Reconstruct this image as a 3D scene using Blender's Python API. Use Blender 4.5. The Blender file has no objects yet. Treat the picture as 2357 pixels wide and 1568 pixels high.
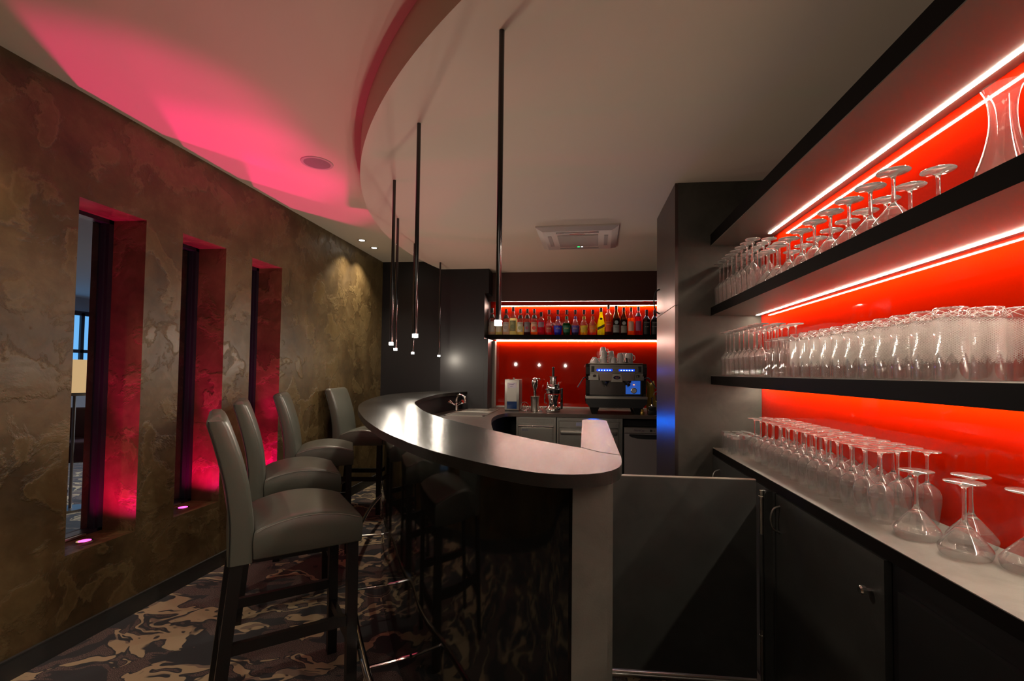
import bpy, bmesh, math, random
from mathutils import Vector, Matrix
from math import sin, cos, pi, radians, sqrt, atan2
random.seed(4)
S = bpy.context.scene
COL = S.collection

# ---------------------------------------------------------------- camera
H = 1.33
F_PX, CX, CY = 1081.9, 1222.15, 822.39
YAW, PITCH, ROLL = .101226555, .0323150865, -.0102615561
fw = Vector((-sin(YAW)*cos(PITCH), cos(YAW)*cos(PITCH), sin(PITCH)))
r0 = Vector((cos(YAW), sin(YAW), 0)); u0 = r0.cross(fw)
rt = cos(ROLL)*r0 - sin(ROLL)*u0; up = sin(ROLL)*r0 + cos(ROLL)*u0
cd = bpy.data.cameras.new('camera'); cam = bpy.data.objects.new('camera', cd); COL.objects.link(cam)
M = Matrix((rt, up, -fw)).transposed().to_4x4(); M.translation = (0, 0, H); cam.matrix_world = M
cd.sensor_width = 36; cd.lens = F_PX/2357*36
cd.shift_x = -(CX-1178.5)/2357; cd.shift_y = (CY-784)/2357
cd.clip_start = .02
S.camera = cam
# ---------------------------------------------------------------- world, exposure
w = bpy.data.worlds.new('world'); S.world = w; w.use_nodes = True
w.node_tree.nodes['Background'].inputs[0].default_value = (.35, .4, .5, 1)
w.node_tree.nodes['Background'].inputs[1].default_value = .05
S.view_settings.view_transform = 'Standard'; S.view_settings.look = 'None'
S.view_settings.gamma = 1; S.view_settings.exposure = 0.0
S.view_settings.use_curve_mapping = False
c = S.cycles
c.use_denoising = True; c.max_bounces = 32; c.diffuse_bounces = 4; c.glossy_bounces = 6
c.transmission_bounces = 32; c.transparent_max_bounces = 48; c.sample_clamp_indirect = 12
c.caustics_reflective = True; c.caustics_refractive = True; c.blur_glossy = .3

# ---------------------------------------------------------------- lights
def lamp(kind, name, loc, power, col, size=.05, target=None, spot=60, blend=.5, size_y=None):
    d = bpy.data.lights.new(name, kind); d.energy = power; d.color = col
    if kind == 'AREA':
        d.size = size
        if size_y: d.shape = 'RECTANGLE'; d.size_y = size_y
    else: d.shadow_soft_size = size
    if kind == 'SPOT': d.spot_size = radians(spot); d.spot_blend = blend
    o = bpy.data.objects.new(name, d); COL.objects.link(o); o.location = loc
    t = Vector(target if target else (loc[0], loc[1], loc[2]-1))
    o.rotation_euler = (t-Vector(loc)).to_track_quat('-Z', 'Y').to_euler()
    return o
WARM = (1, .84, .64)
# recessed ceiling downlights over the aisle (two are in view, the rest behind the camera)
for x, y, p in [(-2.216, 4.57, 48), (-2.216, 4.86, 48), (-2.2, 1.30, 36), (-1.3, .5, 22)]:
    lamp('SPOT', 'downlight_beam', (x, y, 2.655), p, WARM, .02, spot=104, blend=.7)
# added fill lamps for the unseen lounge behind the camera
lamp('AREA', 'lounge_fill_light', (-1.0, -1.6, 2.6), 11, (1, .88, .74), 1.2, size_y=1.2)
lamp('AREA', 'lounge_fill_light', (.3, -2.4, 2.6), 7, (1, .88, .74), 1.0, size_y=1.0)
# added lamp, out of sight, for the bright room beyond the slit windows
lamp('AREA', 'outer_room_fill', (-3.7, 7.4, 2.5), 260, (.85, .92, 1), 1.5, size_y=1.5)
# pendant spots (tips at z 1.49)
PEND = [(-.265, 1.528), (-.745, 2.082), (-1.113, 2.701), (-1.363, 3.389), (-1.476, 4.07), (-1.458, 4.8)]
for x, y in PEND:
    lamp('SPOT', 'pendant_beam', (x, y, 1.480), 1.0, (1, .95, .88), .013, spot=150, blend=.6)
    lamp('POINT', 'pendant_glow', (x, y, 1.468), 6.8, (1, .87, .70), .016)
# magenta uplights in the three window sills
SILL = [(-2.505, 2.19), (-2.505, 2.79), (-2.505, 3.40)]
for x, y in SILL:
    lamp('SPOT', 'sill_beam', (x, y, .462), 115, (1, .0, .22), .012, target=(x+.22, y+.01, 2.6), spot=42, blend=.6)
    lamp('SPOT', 'sill_glow', (x, y, .462), 20, (1, .0, .15), .012, target=(x+.08, y+.05, 1.7), spot=150, blend=.8)

# ---------------------------------------------------------------- materials
def mat(name):
    m = bpy.data.materials.new(name); m.use_nodes = True
    return m, m.node_tree, m.node_tree.nodes['Principled BSDF']
def pm(name, col, rough=.5, metal=0, coat=0, ior=1.5, trans=0, emis=None, es=0, aniso=0, spec=None):
    m, nt, b = mat(name)
    b.inputs['Base Color'].default_value = (*col, 1); b.inputs['Roughness'].default_value = rough
    b.inputs['Metallic'].default_value = metal; b.inputs['Coat Weight'].default_value = coat
    b.inputs['Coat Roughness'].default_value = .03
    b.inputs['IOR'].default_value = ior; b.inputs['Transmission Weight'].default_value = trans
    b.inputs['Anisotropic'].default_value = aniso
    if spec is not None: b.inputs['Specular IOR Level'].default_value = spec
    if emis: b.inputs['Emission Color'].default_value = (*emis, 1); b.inputs['Emission Strength'].default_value = es
    return m
def N(nt, t, **k):
    n = nt.nodes.new(t)
    for a, v in k.items():
        if a.startswith('i_'): n.inputs[a[2:].replace('_', ' ')].default_value = v
        else: setattr(n, a, v)
    return n
def L(nt, a, b): nt.links.new(a, b)
def coords(nt): return N(nt, 'ShaderNodeTexCoord').outputs['Object']
def ramp(nt, fac, stops, interp='LINEAR'):
    r = N(nt, 'ShaderNodeValToRGB'); r.color_ramp.interpolation = interp
    e = r.color_ramp.elements
    while len(e) < len(stops): e.new(.5)
    for k, (p, col) in zip(e, stops): k.position = p; k.color = (*col, 1) if len(col) == 3 else col
    L(nt, fac, r.inputs[0]); return r.outputs[0]
def bump(nt, b, h, strength=.2, dist=.01):
    n = N(nt, 'ShaderNodeBump'); n.inputs['Strength'].default_value = strength; n.inputs['Distance'].default_value = dist
    L(nt, h, n.inputs['Height']); L(nt, n.outputs[0], b.inputs['Normal'])
def noise(nt, v, scale, detail=4, rough=.5, dist=0):
    n = N(nt, 'ShaderNodeTexNoise'); n.inputs['Scale'].default_value = scale; n.inputs['Detail'].default_value = detail
    n.inputs['Roughness'].default_value = rough; n.inputs['Distortion'].default_value = dist
    L(nt, v, n.inputs['Vector']); return n.outputs['Fac']

# troweled brown plaster
MPLASTER, nt, b = mat('troweled_plaster'); v = coords(nt)
n1 = noise(nt, v, 2.6, 10, .68, .25); n2 = noise(nt, v, 4.2, 9, .6, .3)
vo = N(nt, 'ShaderNodeTexVoronoi', feature='F1'); vo.inputs['Scale'].default_value = 6
wv = N(nt, 'ShaderNodeVectorMath', operation='ADD'); nn = N(nt, 'ShaderNodeTexNoise'); nn.inputs['Scale'].default_value = 4
L(nt, v, nn.inputs['Vector']); L(nt, v, wv.inputs[0]); L(nt, nn.outputs['Color'], wv.inputs[1]); L(nt, wv.outputs[0], vo.inputs['Vector'])
ca = ramp(nt, n1, [(.32, (.045, .027, .009)), (.5, (.09, .057, .021)), (.68, (.155, .107, .045))])
fl = ramp(nt, n2, [(.53, (0, 0, 0)), (.555, (.9, .9, .9)), (.60, (.35, .35, .35)), (.70, (.8, .8, .8))])
mc = N(nt, 'ShaderNodeMix', data_type='RGBA'); L(nt, fl, mc.inputs[0]); L(nt, ca, mc.inputs[6]); mc.inputs[7].default_value = (.145, .10, .042, 1)
L(nt, mc.outputs[2], b.inputs['Base Color'])
mx = N(nt, 'ShaderNodeMath', operation='MULTIPLY_ADD'); mx.inputs[1].default_value = .35
L(nt, vo.outputs['Distance'], mx.inputs[0]); L(nt, ramp(nt, n2, [(.50, (0, 0, 0)), (.56, (.8, .8, .8)), (.7, (1, 1, 1))]), mx.inputs[2])
bump(nt, b, mx.outputs[0], .55, .006)
L(nt, ramp(nt, n2, [(.35, (.55, .55, .55)), (.65, (.36, .36, .36))]), b.inputs['Roughness'])
# ceiling paint
MCEIL, nt, b = mat('ceiling_paint'); v = coords(nt)
b.inputs['Base Color'].default_value = (.68, .58, .45, 1); b.inputs['Roughness'].default_value = .7
bump(nt, b, noise(nt, v, 400, 2), .06, .001)
# carpet
def carpet(name, dark):
    m, nt, b = mat(name); v = coords(nt)
    mp = N(nt, 'ShaderNodeMapping'); mp.inputs['Scale'].default_value = (1, 1, 1); L(nt, v, mp.inputs[0])
    d = N(nt, 'ShaderNodeTexNoise'); d.inputs['Scale'].default_value = 2.6; d.inputs['Detail'].default_value = 3; L(nt, mp.outputs[0], d.inputs['Vector'])
    s1 = N(nt, 'ShaderNodeVectorMath', operation='MULTIPLY_ADD'); s1.inputs[1].default_value = (.75, .45, 0)
    L(nt, d.outputs['Color'], s1.inputs[0]); L(nt, mp.outputs[0], s1.inputs[2]); wv = s1.outputs[0]
    st = N(nt, 'ShaderNodeMapping'); st.inputs['Scale'].default_value = (1.9, 3.6, 1); st.inputs['Rotation'].default_value = (0, 0, .6); L(nt, wv, st.inputs[0])
    a = noise(nt, st.outputs[0], 1.5, 2.5, .5, .9)
    st2 = N(nt, 'ShaderNodeMapping'); st2.inputs['Scale'].default_value = (1.6, 3.2, 1); st2.inputs['Location'].default_value = (5.3, 2.1, 3); st2.inputs['Rotation'].default_value = (0, 0, .9); L(nt, wv, st2.inputs[0])
    a2 = noise(nt, st2.outputs[0], 1.7, 2.5, .5, .7)
    sp = noise(nt, v, 300, 1, .5)
    base = ramp(nt, sp, [(.40, (.018, .014, .016)), (.60, (.19, .135, .12))])
    def mix(f, x, y):
        q = N(nt, 'ShaderNodeMix', data_type='RGBA'); L(nt, f, q.inputs[0])
        if isinstance(x, tuple): q.inputs[6].default_value = (*x, 1)
        else: L(nt, x, q.inputs[6])
        if isinstance(y, tuple): q.inputs[7].default_value = (*y, 1)
        else: L(nt, y, q.inputs[7])
        return q.outputs[2]
    ch = mix(ramp(nt, a2, [(.52, (0, 0, 0)), (.525, (1, 1, 1))]), base, (.035, .037, .042))
    f1 = ramp(nt, a, [(.54, (0, 0, 0)), (.544, (1, 1, 1)), (.62, (1, 1, 1)), (.624, (0, 0, 0))])
    f0 = ramp(nt, a, [(.51, (0, 0, 0)), (.514, (1, 1, 1)), (.65, (1, 1, 1)), (.654, (0, 0, 0))])
    ch = mix(f0, ch, (.035, .037, .042))
    beige = mix(ramp(nt, a2, [(.56, (0, 0, 0)), (.565, (1, 1, 1))]), (.42, .325, .20), (.22, .165, .125))
    col = mix(f1, ch, beige)
    if dark:
        hs = N(nt, 'ShaderNodeHueSaturation'); hs.inputs['Value'].default_value = .32; L(nt, col, hs.inputs['Color']); col = hs.outputs[0]
    L(nt, col, b.inputs['Base Color']); b.inputs['Roughness'].default_value = .95; b.inputs['Specular IOR Level'].default_value = .1
    b.inputs['Sheen Weight'].default_value = .15
    bump(nt, b, noise(nt, v, 500, 2), .35, .003)
    return m
MCARPET = carpet('camouflage_carpet', 0)
MSKIRT = pm('dark_skirting', (.035, .037, .036), .6)
# dark laminate with fine grain for bar tops
def laminate(name, col, rough, bs=.12):
    m, nt, b = mat(name); v = coords(nt)
    n = noise(nt, v, 7, 5, .6, .5); sp = noise(nt, v, 260, 2, .6)
    L(nt, ramp(nt, n, [(.3, tuple(x*.8 for x in col)), (.7, tuple(x*1.25 for x in col))]), b.inputs['Base Color'])
    b.inputs['Roughness'].default_value = rough
    bump(nt, b, sp, bs, .002); return m
MTOP = laminate('anthracite_laminate', (.018, .0165, .015), .24, .15)
MTOP.node_tree.nodes['Principled BSDF'].inputs['IOR'].default_value = 1.26
MCOUNTER = laminate('grey_stone_laminate', (.185, .178, .155), .5)
MPOST = laminate('grey_panel', (.085, .078, .066), .5)
MGATE = laminate('charcoal_panel', (.034, .034, .031), .42)
MDARK = pm('black_board', (.010, .009, .010), .4, spec=.35)
MBROWN = pm('dark_maroon_board', (.05, .017, .014), .3)
MSHELF = pm('shelf_black_edge', (.006, .0045, .004), .6, spec=.06)
MUNDER, nt, b = mat('brushed_underside'); v = coords(nt)
b.inputs['Base Color'].default_value = (.135, .118, .098, 1); b.inputs['Metallic'].default_value = 0; b.inputs['Roughness'].default_value = .45
MCAB = laminate('grey_brown_cabinet', (.062, .057, .048), .55)
MCAB.node_tree.nodes['Principled BSDF'].inputs['Specular IOR Level'].default_value = .2
MSATIN = pm('brushed_satin_door', (.085, .060, .056), .36, .8)
MREDP = pm('red_back_painted_glass', (.40, .0075, .0002), .5, coat=.8, spec=0)
MGLOSS = pm('black_gloss_panel', (.006, .0055, .005), .06, ior=1.45)
MLEATH, nt, b = mat('grey_leather'); v = coords(nt)
b.inputs['Base Color'].default_value = (.095, .096, .078, 1); b.inputs['Roughness'].default_value = .32
bump(nt, b, noise(nt, v, 180, 3), .12, .002)
MSTITCH = pm('pale_stitching', (.20, .185, .16), .6)
MWOOD = pm('black_stained_wood', (.006, .005, .005), .4)
MCHROME = pm('chrome', (.82, .80, .78), .07, 1)
MSTEEL = pm('brushed_steel', (.50, .47, .42), .30, 1)
MSTEEL2 = pm('dull_steel', (.33, .31, .28), .38, 1)
MBLACK = pm('black_metal', (.008, .008, .009), .16, coat=.6)
MPLAST = pm('black_plastic', (.012, .012, .013), .4)
MWHITE = pm('white_porcelain', (.60, .585, .58), .25)
MACW = pm('off_white_plastic', (.50, .44, .39), .5)
MACG = pm('grey_grille', (.27, .235, .21), .6)
MFRAME = pm('dark_window_frame', (.012, .012, .02), .3)
def lit_haze(m, amount):      # clear glass with a pale diffuse share painting in its bright glow
    nt = m.node_tree; b = nt.nodes['Principled BSDF']; out = nt.nodes['Material Output']
    t = N(nt, 'ShaderNodeBsdfTranslucent'); t.inputs[0].default_value = (1, .97, .93, 1)
    d = N(nt, 'ShaderNodeBsdfDiffuse'); d.inputs[0].default_value = (1, .97, .93, 1)
    a = N(nt, 'ShaderNodeMixShader'); L(nt, t.outputs[0], a.inputs[1]); L(nt, d.outputs[0], a.inputs[2])
    q = N(nt, 'ShaderNodeMixShader'); q.inputs[0].default_value = amount
    L(nt, b.outputs[0], q.inputs[1]); L(nt, a.outputs[0], q.inputs[2]); L(nt, q.outputs[0], out.inputs['Surface'])
    return m
MGLASS = lit_haze(pm('clear_glass', (1, 1, 1), .0, ior=1.5, trans=1), .055)
def thin(name, lit_share):     # thin glass wall: light goes straight through, Fresnel-like reflection, pale glow painted in
    m, nt, b = mat(name); out = nt.nodes['Material Output']
    lw = N(nt, 'ShaderNodeLayerWeight'); lw.inputs['Blend'].default_value = .5
    p = N(nt, 'ShaderNodeMath', operation='POWER'); p.inputs[1].default_value = 3.5; L(nt, lw.outputs['Facing'], p.inputs[0])
    q = N(nt, 'ShaderNodeMath', operation='MULTIPLY_ADD'); q.inputs[1].default_value = .85; q.inputs[2].default_value = .10; L(nt, p.outputs[0], q.inputs[0])
    tr = N(nt, 'ShaderNodeBsdfTransparent'); tr.inputs[0].default_value = (.985, .985, .985, 1)
    gl = N(nt, 'ShaderNodeBsdfGlossy'); gl.inputs['Roughness'].default_value = .02
    mx = N(nt, 'ShaderNodeMixShader'); L(nt, q.outputs[0], mx.inputs[0]); L(nt, tr.outputs[0], mx.inputs[1]); L(nt, gl.outputs[0], mx.inputs[2])
    t = N(nt, 'ShaderNodeBsdfTranslucent'); t.inputs[0].default_value = (1, .97, .93, 1)
    d = N(nt, 'ShaderNodeBsdfDiffuse'); d.inputs[0].default_value = (1, .97, .93, 1)
    a = N(nt, 'ShaderNodeMixShader'); L(nt, t.outputs[0], a.inputs[1]); L(nt, d.outputs[0], a.inputs[2])
    r = N(nt, 'ShaderNodeMixShader'); r.inputs[0].default_value = lit_share; L(nt, mx.outputs[0], r.inputs[1]); L(nt, a.outputs[0], r.inputs[2])
    L(nt, r.outputs[0], out.inputs['Surface']); return m, nt, r, mx, a
MTHIN = thin('thin_glass_wall', .034)[0]
MPANE = pm('window_pane', (1, 1, 1), .0, ior=1.1, trans=1)
MLED = pm('led_strip', (1, 1, 1), .5, emis=(1, .88, .70), es=112)
MLEDB = pm('led_strip_white', (1, 1, 1), .5, emis=(1, .86, .70), es=115)
MTIP = pm('pendant_led', (1, 1, 1), .5, emis=(1, .97, .93), es=60)
MDOWN = pm('downlight_led', (1, 1, 1), .5, emis=(1, .92, .8), es=20)
MSILL = pm('magenta_led', (1, .2, .5), .5, emis=(1, .03, .25), es=9)
MBLUE = pm('blue_led', (0, .1, 1), .5, emis=(.0, .012, 1), es=7)
MBLUE2 = pm('blue_lamp', (0, .2, 1), .5, emis=(.0, .14, 1), es=420)
MBDOT = pm('blue_white_led', (.6, .7, 1), .5, emis=(.5, .6, 1), es=10)
MGREEN = pm('green_led', (0, 1, .2), .5, emis=(.0, 1, .2), es=3)
MORANGE = pm('orange_led', (1, .3, 0), .5, emis=(1, .2, .01), es=6)
MLEDW = pm('white_indicator', (1, 1, 1), .5, emis=(.8, .85, 1), es=4)
MTILE = pm('grey_bar_floor', (.16, .15, .135), .6)
# glass with diamond cut lines around the waist
MCUT, nt, rmix, mxs, hz = thin('cut_crystal', .03); v = coords(nt)
sx = N(nt, 'ShaderNodeSeparateXYZ'); L(nt, v, sx.inputs[0])
def mth(op, a, b_=None, c_=None):
    n = N(nt, 'ShaderNodeMath', operation=op)
    for i, q in enumerate((a, b_, c_)):
        if q is None: continue
        if isinstance(q, (int, float)): n.inputs[i].default_value = q
        else: L(nt, q, n.inputs[i])
    return n.outputs[0]
ang = mth('ARCTAN2', sx.outputs[1], sx.outputs[0])
def lines(sgn, k, width, z):
    t = mth('ADD', mth('MULTIPLY', ang, k/(2*pi)), mth('MULTIPLY', z, sgn*k*8.5))
    return mth('LESS_THAN', mth('FRACT', t), width)
z = sx.outputs[2]
zig = mth('MULTIPLY', mth('PINGPONG', mth('MULTIPLY', ang, 8/(2*pi)), .5), .05)
inb = mth('MULTIPLY', mth('GREATER_THAN', mth('ADD', z, zig), .066), mth('LESS_THAN', z, .142))
ln = mth('MULTIPLY', mth('MAXIMUM', lines(1, 30, .17, z), lines(-1, 30, .17, z)), inb)
ln = mth('MAXIMUM', ln, mth('MULTIPLY', mth('GREATER_THAN', z, .15), mth('MAXIMUM', lines(1, 5, .05, z), lines(-1, 5, .05, z))))
L(nt, mth('MAXIMUM', mth('MULTIPLY', ln, .75), .03), rmix.inputs[0])

_mc = {}
def cm(col, rough=.4, metal=0, trans=0):
    k = (col, rough, metal, trans)
    if k not in _mc: _mc[k] = pm('colour_%d' % len(_mc), col, rough, metal, trans=trans)
    return _mc[k]
def liquid(col):
    k = ('liq', col)
    if k not in _mc:
        m, nt, b = mat('liquid_%d' % len(_mc))
        b.inputs['Base Color'].default_value = (*col, 1); b.inputs['Roughness'].default_value = .08
        t = N(nt, 'ShaderNodeBsdfTranslucent'); t.inputs[0].default_value = (*[min(1, x*1.7) for x in col], 1)
        q = N(nt, 'ShaderNodeMixShader'); q.inputs[0].default_value = .8
        L(nt, b.outputs[0], q.inputs[1]); L(nt, t.outputs[0], q.inputs[2]); L(nt, q.outputs[0], nt.nodes['Material Output'].inputs['Surface'])
        _mc[k] = m
    return _mc[k]

# ---------------------------------------------------------------- mesh helpers
class B:
    def __init__(s): s.v = []; s.f = []; s.m = []; s.cur = 0
    def add(s, vs, fs):
        o = len(s.v); s.v += [tuple(x) for x in vs]; s.f += [tuple(i+o for i in f) for f in fs]; s.m += [s.cur]*len(fs); return s
    def box(s, x0, x1, y0, y1, z0, z1):
        vs = [(x, y, z) for x in (x0, x1) for y in (y0, y1) for z in (z0, z1)]
        return s.add(vs, [(0, 1, 3, 2), (4, 6, 7, 5), (0, 4, 5, 1), (2, 3, 7, 6), (0, 2, 6, 4), (1, 5, 7, 3)])
    def rbox(s, x0, x1, y0, y1, z0, z1, r=.01, seg=3):
        bm = bmesh.new(); bmesh.ops.create_cube(bm, size=1)
        for q in bm.verts: q.co = Vector(((x0+x1)/2+q.co.x*(x1-x0), (y0+y1)/2+q.co.y*(y1-y0), (z0+z1)/2+q.co.z*(z1-z0)))
        bmesh.ops.bevel(bm, geom=bm.edges[:], offset=r, segments=seg, profile=.5, affect='EDGES')
        bm.verts.index_update(); s.add([q.co for q in bm.verts], [[q.index for q in f.verts] for f in bm.faces]); bm.free(); return s
    def lathe(s, prof, n=24, c=(0, 0, 0), cap=True):
        vs = []; fs = []
        for r, z in prof:
            for i in range(n): a = 2*pi*i/n; vs.append((c[0]+r*cos(a), c[1]+r*sin(a), c[2]+z))
        k = len(prof)
        for j in range(k-1):
            for i in range(n): fs.append((j*n+i, j*n+(i+1) % n, (j+1)*n+(i+1) % n, (j+1)*n+i))
        if cap: fs.append(tuple(range(n))[::-1]); fs.append(tuple((k-1)*n+i for i in range(n)))
        return s.add(vs, fs)
    def ring(s, prof, n=24, c=(0, 0, 0)):   # closed profile revolved: a solid torus-like shell
        vs = []; fs = []; k = len(prof)
        for r, z in prof:
            for i in range(n): a = 2*pi*i/n; vs.append((c[0]+r*cos(a), c[1]+r*sin(a), c[2]+z))
        for j in range(k):
            for i in range(n):
                j2 = (j+1) % k; fs.append((j*n+i, j*n+(i+1) % n, j2*n+(i+1) % n, j2*n+i))
        return s.add(vs, fs)
    def tube(s, pts, r, n=10, close=False):
        pts = [Vector(p) for p in pts]; vs = []; fs = []; k = len(pts); nrm = None
        for j, p in enumerate(pts):
            if close: t = pts[(j+1) % k]-pts[j-1]
            else: t = pts[min(j+1, k-1)]-pts[max(j-1, 0)]
            t.normalize()
            if nrm is None: nrm = t.orthogonal().normalized()
            else: nrm = (nrm-t*nrm.dot(t)).normalized()
            bn = t.cross(nrm); rr = r[j] if isinstance(r, (list, tuple)) else r
            for i in range(n): a = 2*pi*i/n; vs.append(p+nrm*cos(a)*rr+bn*sin(a)*rr)
        for j in range(k if close else k-1):
            j2 = (j+1) % k
            for i in range(n): fs.append((j*n+i, j*n+(i+1) % n, j2*n+(i+1) % n, j2*n+i))
        if not close: fs.append(tuple(range(n))[::-1]); fs.append(tuple((k-1)*n+i for i in range(n)))
        return s.add(vs, fs)
    def prism(s, poly, z0, z1):
        n = len(poly); vs = [(x, y, z0) for x, y in poly]+[(x, y, z1) for x, y in poly]
        fs = [tuple(range(n))[::-1], tuple(range(n, 2*n))]+[(i, (i+1) % n, n+(i+1) % n, n+i) for i in range(n)]
        return s.add(vs, fs)
    def quadbar(s, p0, p1, a, b_):     # square bar between two points, half-sizes a (x), b (y)
        vs = []
        for p in (p0, p1):
            for sx, sy in ((-1, -1), (1, -1), (1, 1), (-1, 1)): vs.append((p[0]+sx*a, p[1]+sy*b_, p[2]))
        return s.add(vs, [(3, 2, 1, 0), (4, 5, 6, 7), (0, 1, 5, 4), (1, 2, 6, 5), (2, 3, 7, 6), (3, 0, 4, 7)])
    def build(s, name, m, parent=None, smooth=False, loc=None, rotz=0, **tags):
        me = bpy.data.meshes.new(name); me.from_pydata(s.v, [], s.f)
        for q in (m if isinstance(m, (list, tuple)) else [m]): me.materials.append(q)
        if isinstance(m, (list, tuple)): me.polygons.foreach_set('material_index', s.m)
        bm = bmesh.new(); bm.from_mesh(me)
        bmesh.ops.recalc_face_normals(bm, faces=bm.faces[:]); bm.to_mesh(me); bm.free()
        if smooth:
            me.polygons.foreach_set('use_smooth', [True]*len(me.polygons)); me.set_sharp_from_angle(angle=radians(smooth if smooth is not True else 40))
        me.update()
        o = bpy.data.objects.new(name, me); COL.objects.link(o)
        if parent: o.parent = parent
        if loc: o.location = loc
        o.rotation_euler.z = rotz
        for k, q in tags.items(): o[k] = q
        return o
def thing(name, label, cat, loc=(0, 0, 0), rotz=0, group=None):
    o = bpy.data.objects.new(name, None); COL.objects.link(o); o.location = loc; o.rotation_euler.z = rotz
    o.empty_display_size = .05; o['label'] = label; o['category'] = cat
    if group: o['group'] = group
    return o
def struct(name, b_, m, **k): return b_.build(name, m, kind='structure', **k)
def kids(o): return [q for q in bpy.data.objects if q.parent == o]
def dup(o, loc, rotz, label):
    r = o.copy(); COL.objects.link(r); r.location = loc; r.rotation_euler = (0, 0, rotz); r['label'] = label
    for ch in kids(o):
        q = ch.copy(); COL.objects.link(q); q.parent = r
        for g in kids(ch): d = g.copy(); COL.objects.link(d); d.parent = q
    return r
def text(name, s, size, m, parent, loc, rot=(pi/2, 0, 0), align='CENTER', shear=0):
    cu = bpy.data.curves.new(name, 'FONT'); cu.body = s; cu.size = size; cu.align_x = align; cu.align_y = 'CENTER'; cu.extrude = .0006; cu.shear = shear
    t = bpy.data.objects.new(name+'_c', cu); COL.objects.link(t)
    dg = bpy.context.evaluated_depsgraph_get(); me = bpy.data.meshes.new_from_object(t.evaluated_get(dg))
    bpy.data.objects.remove(t); bpy.data.curves.remove(cu)
    me.materials.clear(); me.materials.append(m)
    o = bpy.data.objects.new(name, me); COL.objects.link(o); o.parent = parent; o.location = loc; o.rotation_euler = rot
    return o
def spline(P, n=8, ends=True):       # Catmull-Rom through 2-D/3-D points
    P = [Vector(p) for p in P]; out = []
    for i in range(len(P)-1):
        p0 = P[max(i-1, 0)]; p1 = P[i]; p2 = P[i+1]; p3 = P[min(i+2, len(P)-1)]
        for k in range(n):
            t = k/n; out.append(.5*((2*p1)+(p2-p0)*t+(2*p0-5*p1+4*p2-p3)*t*t+(3*p1-p0-3*p2+p3)*t**3))
    out.append(P[-1]); return out
def offset(P, d):
    out = []
    for i, p in enumerate(P):
        t = P[min(i+1, len(P)-1)]-P[max(i-1, 0)]; t = Vector((t[0], t[1])).normalized()
        out.append(Vector((p[0]-t[1]*d, p[1]+t[0]*d)))
    return out
ORD = ['first', 'second', 'third', 'fourth', 'fifth', 'sixth', 'seventh', 'eighth', 'ninth', 'tenth', 'eleventh', 'twelfth', 'thirteenth', 'fourteenth', 'fifteenth', 'sixteenth', 'seventeenth', 'eighteenth']

# ================================================================ SETTING
C1, C2 = 2.48, 2.665
YB = 5.52
struct('floor', B().box(-9.5, 1.3, -3.6, 6.2, -.1, 0), MCARPET)
# tiled floor inside the bar
struct('trim_1', B().box(.092, 1.08, 2.135, 5.5, 0, .012), MTILE)
struct('trim_2', B().tube([(.09, 2.115, .026), (.76, 2.12, .026)], .014), MSTEEL, smooth=True)
# left wall with three slit openings
WIN = [(2.009, 2.364), (2.606, 2.96), (3.217, 3.568)]
wb = B(); XL, XO, ZS, ZT = -2.4, -2.735, .442, 2.155
ys = [-3.5]+[q for w_ in WIN for q in w_]+[YB]
for i in range(0, len(ys), 2): wb.box(XO, XL, ys[i], ys[i+1], 0, 2.75)
for a, b_ in WIN: wb.box(XO, XL, a, b_, 0, ZS); wb.box(XO, XL, a, b_, ZT, 2.75)
struct('wall_left', wb, MPLASTER)
struct('baseboard_left', B().box(XL, XL+.012, -3.5, YB, 0, .088).box(XL, XL+.015, -3.5, YB, .088, .094), MSKIRT)
for i, (a, b_) in enumerate(WIN):
    fr = B(); X0, X1 = -2.665, -2.60
    fr.box(X0, X1, a, a+.022, ZS, ZT).box(X0, X1, b_-.026, b_, ZS, ZT).box(X0, X1, a, b_, ZT-.022, ZT).box(X0, X1, a, b_, ZS, ZS+.016)
    fr.box(-2.652, -2.618, b_-.036, b_-.026, ZS, ZT)
    f = struct('window_%d' % (i+1), fr, MFRAME)
    B().box(-2.648, -2.642, a+.02, b_-.02, ZS+.014, ZT-.02).build('pane', MPANE, f)
    B().box(X1, X1+.018, a, b_-.1, ZS+.004, ZS+.014).build('threshold_strip', MSTEEL, f)
# ceilings: high ceiling all over, lower round soffit over the bar
struct('ceiling', B().box(-2.4, 1.1, -3.5, YB, C2, C2+.12), MCEIL)
Rs, sx0, sy0 = 3.825, 2.17, 4.25
arc = []
a0 = atan2(.50-sy0, 1.08-sx0); a1 = -pi-0.335
aa = a0
pts = []
for i in range(121):
    a = a0+(a1-a0)*i/120
    x, y = sx0+Rs*cos(a), sy0+Rs*sin(a)
    if y < 5.13: pts.append((x, y))
pts += [(-1.55, 5.13), (-1.0, 5.13), (-1.0, 5.5), (1.08, 5.5)]
struct('ceiling.001', B().prism(pts, C1, C2), MCEIL, smooth=30)
# back walls
struct('wall_back', B().box(-1.0, 1.08, YB, YB+.1, 0, C2), MDARK)
struct('wall_back.001', B().box(-1.54, -1.0455, 5.13, YB+.1, 0, C2), MDARK)
struct('wall_back.003', B().box(-1.0450, -1.0005, 5.13, YB+.1, 0, 1.698), MDARK)
struct('wall_back.004', B().box(-1.0450, -1.0005, 5.13, YB+.1, 2.205, C2), MDARK)
struct('wall_back.002', B().box(-2.4, -1.54, YB, YB+.1, 0, C2), MDARK)
struct('wall_right', B().box(1.078, 1.2, -3.5, YB+.1, 0, C2), MDARK)
struct('wall_rear', B().box(-2.4, 1.1, -3.6, -3.5, 0, C2), pm('lounge_wall', (.25, .2, .15), .8))

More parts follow.
